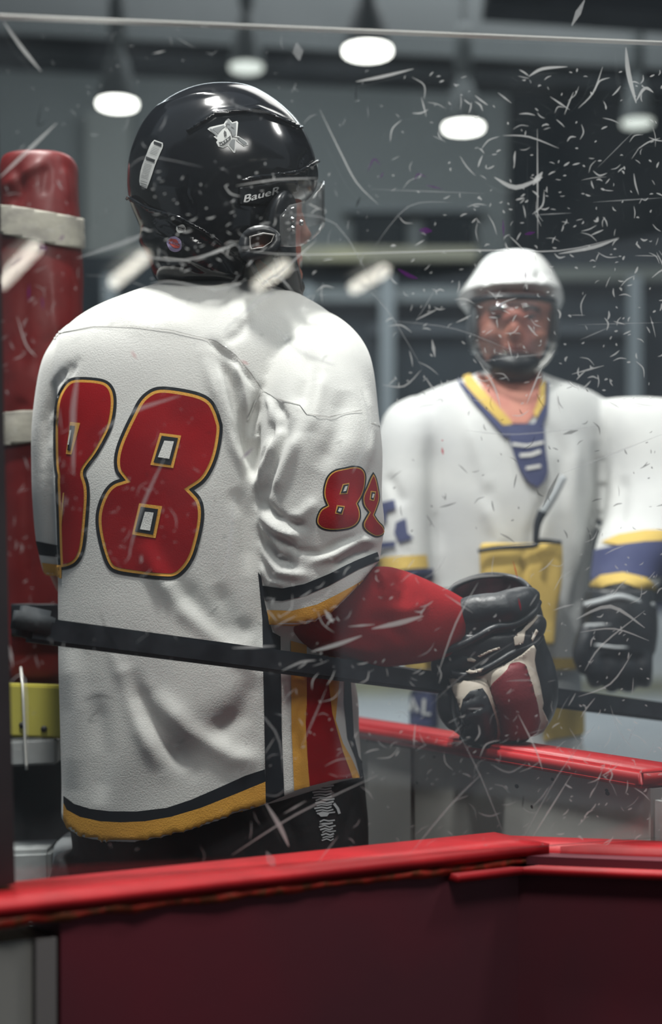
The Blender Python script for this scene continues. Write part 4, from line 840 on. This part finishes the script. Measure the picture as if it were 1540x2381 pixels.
H('emblem_teeth', 'sticker', [ZE([(560, 850), (600, 840), (585, 900)]), ZE([(620, 810), (660, 790), (650, 860)]), ZE([(690, 770), (730, 740), (720, 810)]), ZE([(500, 920), (540, 880), (550, 920)])], .003, 3)
# ear guard with its opening
bm = bmesh.new(); ep = P(607, 562, 2.236)
outer = [(560, 545), (582, 526), (620, 522), (652, 540), (655, 565), (640, 590), (600, 604), (565, 608), (552, 580)]; inner = [(583, 552), (612, 545), (636, 548), (630, 562), (612, 574), (584, 578)]
def plate(bm, poly, hole, Y0, Y1):
    def ringv(pl, Y): return [bm.verts.new(P(x, y, Y)) for x, y in pl]
    n = len(poly); hl = [hole[int(i * len(hole) / n)] for i in range(n)]
    cyc = lambda pl: pl
    # resample the hole to n points by angle
    cx_ = sum(p[0] for p in hole) / len(hole); cy_ = sum(p[1] for p in hole) / len(hole); hs = []
    for x, y in poly:
        dx, dy = x - cx_, y - cy_; best = None
        for i in range(len(hole)):
            ax, ay = hole[i]; bx, by = hole[(i + 1) % len(hole)]; ex, ey = bx - ax, by - ay; den = dx * ey - dy * ex
            if abs(den) < 1e-9: continue
            t = ((ax - cx_) * ey - (ay - cy_) * ex) / den; u = ((ax - cx_) * dy - (ay - cy_) * dx) / den
            if t > 0 and -1e-6 <= u <= 1 + 1e-6: best = (cx_ + dx * t, cy_ + dy * t)
        hs.append(best or (cx_, cy_))
    A = ringv(poly, Y0); B = ringv(hs, Y0); C_ = ringv(hs, Y1); D = ringv(poly, Y1)
    for U, V in ((A, B), (B, C_), (C_, D), (D, A)):
        for i in range(n): bm.faces.new((U[i], U[(i + 1) % n], V[(i + 1) % n], V[i]))
def dens(pl, k=4): return [((pl[i][0] * (k - j) + pl[(i + 1) % len(pl)][0] * j) / k, (pl[i][1] * (k - j) + pl[(i + 1) % len(pl)][1] * j) / k) for i in range(len(pl)) for j in range(k)]
plate(bm, dens(smooth_poly(outer, 1, 90)), inner, 2.232, 2.258); obj('ear_guard', bm, 'helmet_part', hel)
bm = bmesh.new(); plate(bm, dens([(x + (x - 609) * .13, y + (y - 562) * .25) for x, y in inner]), inner, 2.2295, 2.233); obj('ear_guard_trim', bm, mat('trim_grey', (.20, .19, .18), .4), hel)
bm = bmesh.new(); loft(bm, [(540, 578, 640, 2.262, .012), (560, 576, 642, 2.262, .015), (585, 580, 640, 2.262, .012)], 3, 16); obj('ear_opening', bm, M['skin'], hel)
# dark padding between shell and visor
bm = bmesh.new(); loft(bm, [(478, 640, 690, 2.36, .09), (500, 620, 690, 2.355, .10), (540, 600, 688, 2.355, .10), (600, 600, 690, 2.36, .095), (640, 640, 700, 2.37, .085), (690, 600, 706, 2.40, .06)], 4, 30); obj('side_padding', bm, 'helmet_part', hel)
# chin strap
bm = bmesh.new(); tube(bm, [(640, 590, 2.27, 7), (655, 640, 2.30, 7), (675, 680, 2.36, 8), (690, 690, 2.44, 8)], 8, 5, .5); tube(bm, [(575, 600, 2.25, 6), (615, 660, 2.30, 6), (670, 690, 2.36, 7)], 8, 5, .5); obj('chin_strap', bm, 'helmet_part', hel)
bm = bmesh.new(); ball(bm, 668, 668, 2.41, 42, 26, .05, 20); obj('chin_cup', bm, 'helmet_part', hel)
# visor: curved clear shield wrapping round the face
bm = bmesh.new(); cols = []
vt = [(652, 502, 572), (675, 476, 574), (700, 470, 572), (725, 462, 558), (745, 440, 540), (754, 425, 525), (756, 418, 515)]
for i, (x, y0, y1) in enumerate(vt): Y = 2.255 + (i / 6) ** 1.6 * .17; cols.append([bm.verts.new(P(x, y0 + (y1 - y0) * k / 6, Y)) for k in range(7)])
for j in range(1, 6): Y = 2.425 + j * .035; cols.append([bm.verts.new(P(756 - j * j * 2.2, (418 + 3 * j) + (96) * k / 6, Y)) for k in range(7)])
for A, B in zip(cols, cols[1:]):
    for k in range(6): bm.faces.new((A[k], A[k + 1], B[k + 1], B[k]))
vz = obj('visor', bm, 'visor', hel); s = vz.modifiers.new('s', 'SOLIDIFY'); s.thickness = .0025
for x, y in ((680, 511), (681, 532), (701, 518)):
    bm = bmesh.new(); q = P(x, y, 2.262); tube(bm, [(q.x, q.y - .006, q.z, .0032), (q.x, q.y + .004, q.z, .0036)], 12, 1, world=True); obj('visor_screw', bm, 'steel', hel)

# ================================================================== STICK SHAFT
def onl(px): k = (px - CX) / F; Y = (2.17 + .8 * .106) / (1 - .8 * k); return Y
t = thing('hockey_stick', 'long black stick shaft held level across the white jersey, its end by the padded post', 'hockey stick', P(145, 1480, onl(145)))
bm = bmesh.new(); a = P(145, 1480, onl(120)); a = P(60, 1462, onl(60)); b = P(1700, 1676, onl(1700))
d = (b - a); rot = d.to_track_quat('X', 'Z').to_matrix(); box(bm, (a + b) / 2, (d.length, .022, .034), rot, .005); obj('shaft', bm, 'shaft', t, False)
bm = bmesh.new(); a2 = P(34, 1440, onl(34)); b2 = P(120, 1458, onl(120)); d2 = b2 - a2; box(bm, (a2 + b2) / 2, (d2.length, .03, .040), d2.to_track_quat('X', 'Z').to_matrix(), .008); obj('taped_end', bm, 'dark', t)

# ================================================================== FAR PLAYER
YF = 3.4
far = thing('person', 'person facing the camera in a white helmet and white jersey with navy and yellow collar', 'person', (.38, YF + .05, 0))
bm = bmesh.new()
loft(bm, [(600, 1150, 1230, YF, .03), (625, 1110, 1265, YF, .08), (680, 1100, 1282, YF, .10), (740, 1103, 1280, YF - .005, .105), (790, 1110, 1274, YF - .01, .10), (830, 1128, 1258, YF - .01, .09), (862, 1150, 1232, YF - .01, .07), (900, 1122, 1252, YF + .02, .065), (960, 1105, 1265, YF + .03, .075), (1000, 1010, 1330, YF + .04, .10), (1100, 980, 1340, YF + .05, .12), (1400, 1000, 1330, YF + .06, .11), (1650, 1000, 1330, YF + .06, .12), (1800, 1010, 1320, YF + .06, .12)], 4, 32)
ball(bm, 1196, 772, YF - .112, 15, 20, .024); ball(bm, 1196, 748, YF - .105, 8, 26, .016); ball(bm, 1195, 806, YF - .10, 24, 5, .012); ball(bm, 1195, 816, YF - .098, 20, 5, .012)
ball(bm, 1155, 722, YF - .095, 26, 7, .018); ball(bm, 1237, 722, YF - .095, 26, 7, .018); ball(bm, 1138, 778, YF - .085, 24, 22, .02); ball(bm, 1250, 778, YF - .085, 24, 22, .02); ball(bm, 1196, 846, YF - .085, 26, 16, .025)
for s in (-1, 1): ball(bm, 1192 + s * 92, 760, YF + .01, 9, 24, .016)
tube(bm, [(1020, 1000, YF, 50), (960, 1060, YF, 50), (930, 1200, YF - .02, 40), (960, 1330, YF - .05, 36), (1010, 1420, YF - .10, 30)], 14, 4)
ball(bm, 1030, 1450, YF - .12, 34, 40, .025)
for i in range(4): tube(bm, [(1010 + i * 14, 1470, YF - .12, 9), (1010 + i * 15, 1500, YF - .13, 8.5), (1014 + i * 14, 1524 - abs(i - 1.5) * 5, YF - .12, 7)], 8, 3)
tube(bm, [(1060, 1440, YF - .13, 10), (1082, 1460, YF - .14, 9), (1086, 1482, YF - .14, 7)], 8, 3)
tube(bm, [(1360, 990, YF, 50), (1460, 1010, YF, 52), (1510, 1150, YF - .05, 44), (1490, 1300, YF - .12, 38), (1445, 1400, YF - .2, 30)], 14, 4)
ball(bm, 1438, 1450, YF - .22, 40, 44, .028)
for i in range(4): tube(bm, [(1408 + i * 18, 1480, YF - .22, 10), (1402 + i * 20, 1520, YF - .23, 9.5), (1408 + i * 18, 1556 - abs(i - 1.5) * 7, YF - .21, 8)], 8, 3)
tube(bm, [(1400, 1430, YF - .23, 11), (1378, 1455, YF - .24, 10), (1374, 1482, YF - .24, 8)], 8, 3)
for s in (-1, 1): tube(bm, [(.39 + s * .10, YF + .06, .85, .10), (.39 + s * .11, YF + .06, .5, .065), (.39 + s * .12, YF + .08, .3, .06), (.39 + s * .12, YF + .08, .07, .045)], 12, 4, world=True)
link('body', fuse(bm, .007, 3), 'skin', far)
bf = joined_bvh([o for o in far.children])
FJ = lambda name, m, polys, off, par, b, step=8: decal_obj(name, m, par, b, polys, off, step)
fb = [o for o in far.children][0]
FJ('eye', 'eye', [ell(1158, 736, 11, 5)], .002, fb, bf, 4); FJ('eye', 'eye', [ell(1234, 736, 11, 5)], .002, fb, bf, 4)
FJ('eyebrow', 'hair', [stroke([(1138, 722), (1156, 714), (1176, 720)], 7)], .003, fb, bf, 4); FJ('eyebrow', 'hair', [stroke([(1216, 720), (1236, 714), (1254, 722)], 7)], .003, fb, bf, 4)
FJ('mouth', 'lip', [ell(1195, 811, 24, 5)], .002, fb, bf, 4)
# jersey
bm = bmesh.new()
loft(bm, [(868, 1110, 1255, YF + .05, .085), (884, 1075, 1288, YF + .05, .10), (905, 1010, 1350, YF + .05, .12), (930, 955, 1400, YF + .05, .14), (965, 915, 1425, YF + .05, .155), (1020, 905, 1425, YF + .05, .17), (1150, 930, 1405, YF + .05, .18), (1300, 945, 1375, YF + .05, .18), (1450, 945, 1365, YF + .05, .18), (1560, 940, 1370, YF + .05, .18)], 5, 56, 2.3)
loft(bm, [(925, 950, 1020, YF + .02, .06), (950, 905, 1040, YF + .02, .09), (1000, 882, 1050, YF + .0, .10), (1100, 868, 1040, YF - .01, .10), (1200, 868, 1020, YF - .02, .10), (1300, 880, 1010, YF - .04, .09), (1345, 890, 1010, YF - .05, .085)], 5, 36)
loft(bm, [(930, 1400, 1520, YF, .06), (945, 1385, 1600, YF, .10), (1000, 1385, 1640, YF - .01, .12), (1100, 1405, 1650, YF - .03, .12), (1200, 1405, 1630, YF - .07, .115), (1260, 1388, 1590, YF - .11, .11), (1330, 1375, 1545, YF - .15, .10), (1372, 1378, 1528, YF - .18, .095)], 5, 36)
me = fuse(bm, .007, 5, [([(1390, 1010), (1400, 1150), (1370, 1300), (1330, 1450)], 16, -14), ([(1000, 1000), (1010, 1150), (1020, 1300)], 18, -7), ([(1340, 1000), (1330, 1150), (1340, 1350)], 20, 10), ([(1120, 1150), (1160, 1250), (1150, 1400)], 18, 8), ([(1280, 1130), (1240, 1240), (1230, 1350)], 14, -10), ([(1260, 960), (1310, 1060), (1300, 1200)], 18, -7), ([(900, 1100), (940, 1180)], 14, -6), ([(1450, 1100), (1440, 1240)], 16, -8), ([(1080, 960), (1120, 1080), (1140, 1150)], 16, 6)], .003, 6)
fj = link('jersey', me, 'jersey_far', far); bfj = joined_bvh([fj])
o = FJ('neck_opening', 'skin', [[(1108, 872), (1180, 880), (1256, 868), (1262, 900), (1246, 960), (1225, 985), (1190, 985), (1140, 935)]], .004, fj, bfj); o['label'] = 'bare skin in the v shaped neck opening'
FJ('collar_band', 'yellow_cloth', [[(1074, 868), (1092, 872), (1120, 905), (1150, 938), (1190, 982), (1186, 996), (1170, 990), (1120, 940), (1084, 900)], [(1246, 975), (1240, 960), (1252, 930), (1258, 890), (1268, 890), (1266, 940)]], .008, fj, bfj)
FJ('collar_band', 'navy', [[(1064, 880), (1084, 900), (1120, 940), (1170, 990), (1186, 1005), (1176, 1020), (1140, 980), (1100, 935), (1068, 895)], [(1266, 890), (1276, 892), (1272, 960), (1258, 1000), (1240, 990), (1262, 950)]], .007, fj, bfj)
FJ('lace_panel', 'navy', [smooth_poly([(1172, 990), (1262, 985), (1266, 1040), (1274, 1090), (1266, 1120), (1248, 1134), (1222, 1118), (1202, 1080), (1190, 1040)], 1)], .009, fj, bfj)
FJ('lace', 'cord', [stroke([(1190, 1034), (1225, 1038), (1262, 1030)], 6), stroke([(1208, 1060), (1235, 1058), (1256, 1050)], 8), stroke([(1222, 1090), (1256, 1084)], 7)], .012, fj, bfj)
FJ('sleeve_marking', 'navy', [[(884, 1170), (918, 1162), (922, 1184), (902, 1190), (900, 1215), (888, 1212)], [(922, 1215), (944, 1205), (948, 1240), (962, 1252), (930, 1262), (918, 1240)], [(878, 1262), (922, 1258), (920, 1272), (880, 1276)]], .005, fj, bfj)
FJ('sleeve_band', 'yellow_cloth', [[(880, 1296), (990, 1290), (994, 1320), (884, 1328)]], .005, fj, bfj)
FJ('sleeve_band', 'navy', [[(882, 1330), (1006, 1322), (1008, 1350), (886, 1352)]], .005, fj, bfj)
FJ('sleeve_band', 'yellow_cloth', [[(1400, 1262), (1440, 1244), (1500, 1234), (1600, 1232), (1600, 1254), (1500, 1260), (1440, 1268)]], .005, fj, bfj)
FJ('sleeve_band', 'navy', [[(1385, 1280), (1440, 1268), (1500, 1260), (1600, 1256), (1560, 1340), (1500, 1342), (1440, 1338), (1376, 1350)]], .005, fj, bfj)
FJ('sleeve_band', 'yellow_cloth', [[(1374, 1360), (1400, 1340), (1450, 1333), (1500, 1345), (1530, 1368), (1500, 1370), (1450, 1356), (1400, 1364)]], .008, fj, bfj)
FJ('hem_band', 'yellow_cloth', [[(1240, 1530), (1372, 1530), (1372, 1556), (1240, 1556)], [(940, 1530), (1240, 1530), (1240, 1556), (940, 1556)]], .005, fj, bfj)
# yellow block on the front of the jersey
bm = bmesh.new(); loft(bm, [(1264, 1125, 1300, 3.22, .010), (1270, 1116, 1308, 3.22, .020), (1350, 1118, 1306, 3.22, .024), (1430, 1120, 1296, 3.22, .024), (1500, 1124, 1290, 3.22, .02)], 4, 32, 4)
ym = fuse(bm, .005, 3, [([(1220, 1268), (1216, 1400), (1210, 1480)], 8, -9)], .002, 12); yp = link('yellow_panel', ym, 'yellow_cloth', far)
bm = bmesh.new(); tube(bm, [(1112, 1282, 3.19, 5), (1160, 1274, 3.185, 6), (1240, 1270, 3.185, 6), (1256, 1258, 3.185, 6), (1306, 1262, 3.19, 5)], 8, 4); obj('panel_edge', bm, 'black_trim', yp)
# trousers, gloves
bm = bmesh.new(); loft(bm, [(1540, 960, 1350, YF + .05, .16), (1700, 955, 1355, YF + .05, .17), (1800, 960, 1350, YF + .05, .16)], 3, 30)
for s in (-1, 1): tube(bm, [(.39 + s * .11, YF + .06, .85, .12), (.39 + s * .12, YF + .06, .65, .12), (.39 + s * .12, YF + .06, .5, .10)], 18, 3, world=True)
fp = link('hockey_pants', fuse(bm, .01, 4), 'jersey_far', far)
bfp = joined_bvh([fp]); FJ('pants_stripe', 'navy', [[(905, 1600), (1020, 1612), (1020, 1690), (905, 1680)]], .006, fp, bfp); FJ('pants_lettering', 'jersey_far', [stroke([(935, 1618), (930, 1650), (948, 1652)], 9), stroke([(962, 1655), (966, 1622), (978, 1655)], 8), stroke([(992, 1625), (990, 1660), (1006, 1660)], 8)], .010, fp, bfp)['kind'] = 'stuff'; FJ('pants_stripe', 'yellow_cloth', [[(1270, 1640), (1400, 1655), (1400, 1700), (1262, 1722)]], .006, fp, bfp)
for s in (-1, 1):
    x = .39 + s * .12
    bm = bmesh.new(); tube(bm, [(x, YF + .06, .55, .085), (x, YF + .07, .3, .075), (x, YF + .08, .14, .055)], 16, 4, world=True); obj('sock', bm, 'navy', far)
    bm = bmesh.new(); tube(bm, [(x, YF + .08, .2, .058), (x, YF + .08, .1, .05)], 14, 3, world=True); tube(bm, [(x, YF + .14, .09, .04), (x, YF + .04, .10, .05), (x, YF - .10, .08, .032)], 14, 3, world=True); sk = link('skate', fuse(bm, .008, 3), 'glove', far)
    bm = bmesh.new(); box(bm, (x, YF + .02, .022), (.004, .28, .044)); obj('blade', bm, 'steel', sk, False)
def far_glove(cx_, cy_, Y, sc):
    bm = bmesh.new()
    loft(bm, [(cy_ - 110 * sc, cx_ - 78 * sc, cx_ + 78 * sc, Y, .06 * sc), (cy_ - 60 * sc, cx_ - 86 * sc, cx_ + 86 * sc, Y, .07 * sc), (cy_ - 10, cx_ - 88 * sc, cx_ + 88 * sc, Y, .07 * sc), (cy_ + 40 * sc, cx_ - 84 * sc, cx_ + 82 * sc, Y, .065 * sc)], 4, 28, 2.5)
    for i in range(4): x = cx_ - 58 * sc + i * 38 * sc; tube(bm, [(x, cy_ + 20 * sc, Y - .03, 23 * sc), (x, cy_ + 80 * sc, Y - .04, 23 * sc), (x + 4, cy_ + (126 - abs(i - 1.5) * 12) * sc, Y - .01, 18 * sc)], 12, 4)
    tube(bm, [(cx_ - 70 * sc, cy_ - 20 * sc, Y - .04, 24 * sc), (cx_ - 88 * sc, cy_ + 40 * sc, Y - .05, 22 * sc), (cx_ - 78 * sc, cy_ + 84 * sc, Y - .04, 16 * sc)], 12, 4)
    g = link('glove', fuse(bm, .005, 2), 'glove', far)
    gm = mat('glove_piping', (.30, .32, .33), .6)
    for k, (yy, r) in enumerate(((-92, 8), (-30, 5), (26, 4))):
        bm = bmesh.new(); tube(bm, [(cx_ + x * sc, cy_ + (yy + abs(x) * .25 * (1 - k * .7)) * sc, Y - .065 * sc + abs(x / 88) ** 2 * .03, r * sc) for x in (-80, -40, 0, 40, 80)], 8, 4); obj('glove_roll', bm, gm, g)
far_glove(1440, 1480, YF - .22, 1.0); far_glove(1035, 1445, YF - .12, .7)
bm = bmesh.new(); tube(bm, [(1415, 1300, 3.10, 7), (1310, 1120, 3.12, 9), (1262, 1185, 3.13, 12), (1246, 1262, 3.14, 7)], 8, 5)
bm.free()
t = thing('hanging_strap', 'thin grey strap with a dark clip hanging on the front of the rink-side jersey', 'strap', P(1246, 1262, 3.16))
bm = bmesh.new(); tube(bm, [(1312, 1108, 3.17, 8), (1290, 1150, 3.165, 9), (1262, 1195, 3.165, 10)], 8, 4, .5); obj('strap', bm, mat('strap_grey', (.25, .27, .28), .7), t)
bm = bmesh.new(); tube(bm, [(1262, 1190, 3.16, 11), (1250, 1220, 3.16, 9), (1246, 1262, 3.16, 7)], 8, 4, .5); obj('clip', bm, 'black_trim', t)
# helmet of the far player
bm = bmesh.new()
loft(bm, [(588, 1165, 1225, YF, .03), (594, 1140, 1250, YF, .06), (610, 1118, 1268, YF, .09), (640, 1098, 1288, YF, .118), (668, 1078, 1302, YF - .005, .13), (688, 1066, 1310, YF - .01, .135), (700, 1062, 1312, YF + .02, .115), (740, 1092, 1296, YF + .06, .08), (800, 1096, 1292, YF + .07, .07)], 5, 44)
fh = link('helmet', fuse(bm, .005, 4, [([(1120, 640), (1195, 650), (1275, 640)], 6, -4), ([(1172, 672), (1174, 692)], 8, -10), ([(1222, 672), (1224, 692)], 8, -10), ([(1080, 690), (1130, 660), (1150, 620)], 7, -5), ([(1300, 690), (1262, 660), (1246, 620)], 7, -5)]), 'helmet_white', far); bfh = joined_bvh([fh])
FJ('vent', 'black_trim', [[(1164, 694), (1168, 672), (1174, 668), (1184, 690)], [(1214, 690), (1220, 668), (1228, 670), (1232, 694)], [(1086, 706), (1096, 694), (1120, 690), (1130, 700), (1110, 712)]], .003, fh, bfh, 5)
bm = bmesh.new(); tube(bm, [(1100, 704, YF - .10, 8), (1140, 692, YF - .13, 8), (1195, 690, YF - .142, 8), (1250, 692, YF - .13, 8), (1288, 700, YF - .10, 8)], 10, 5); obj('brow_band', bm, 'helmet_part', fh)
for s in (-1, 1):
    bm = bmesh.new(); ball(bm, 1194 + s * 94, 760, YF - .02, 13, 52, .045); obj('ear_guard', bm, mat('guard_grey', (.09, .10, .11), .4), fh)
    bm = bmesh.new(); tube(bm, [(1194 + s * 94, 800, YF - .05, 6), (1194 + s * 80, 835, YF - .08, 6), (1194 + s * 50, 862, YF - .10, 6)], 8, 4, .5); obj('chin_strap', bm, 'cord' if s > 0 else 'helmet_part', fh)
bm = bmesh.new(); loft(bm, [(826, 1146, 1246, YF - .075, .03), (838, 1136, 1258, YF - .07, .05), (856, 1136, 1258, YF - .07, .055), (874, 1150, 1244, YF - .07, .045), (886, 1168, 1226, YF - .07, .03)], 4, 30); obj('chin_cup', bm, 'helmet_part', fh)
bm = bmesh.new(); cols = []
for i in range(17):
    a = R(-78 + i * 156 / 16); x = math.sin(a); z0 = 700; z1 = 832 - 10 * abs(x)
    cols.append([bm.verts.new(P(1195 + 104 * x, z0 + (z1 - z0) * k / 6, YF - .03 - .125 * math.cos(a))) for k in range(7)])
for A, B in zip(cols, cols[1:]):
    for k in range(6): bm.faces.new((A[k], A[k + 1], B[k + 1], B[k]))
v = obj('visor', bm, 'visor_far', fh); s = v.modifiers.new('s', 'SOLIDIFY'); s.thickness = .0025
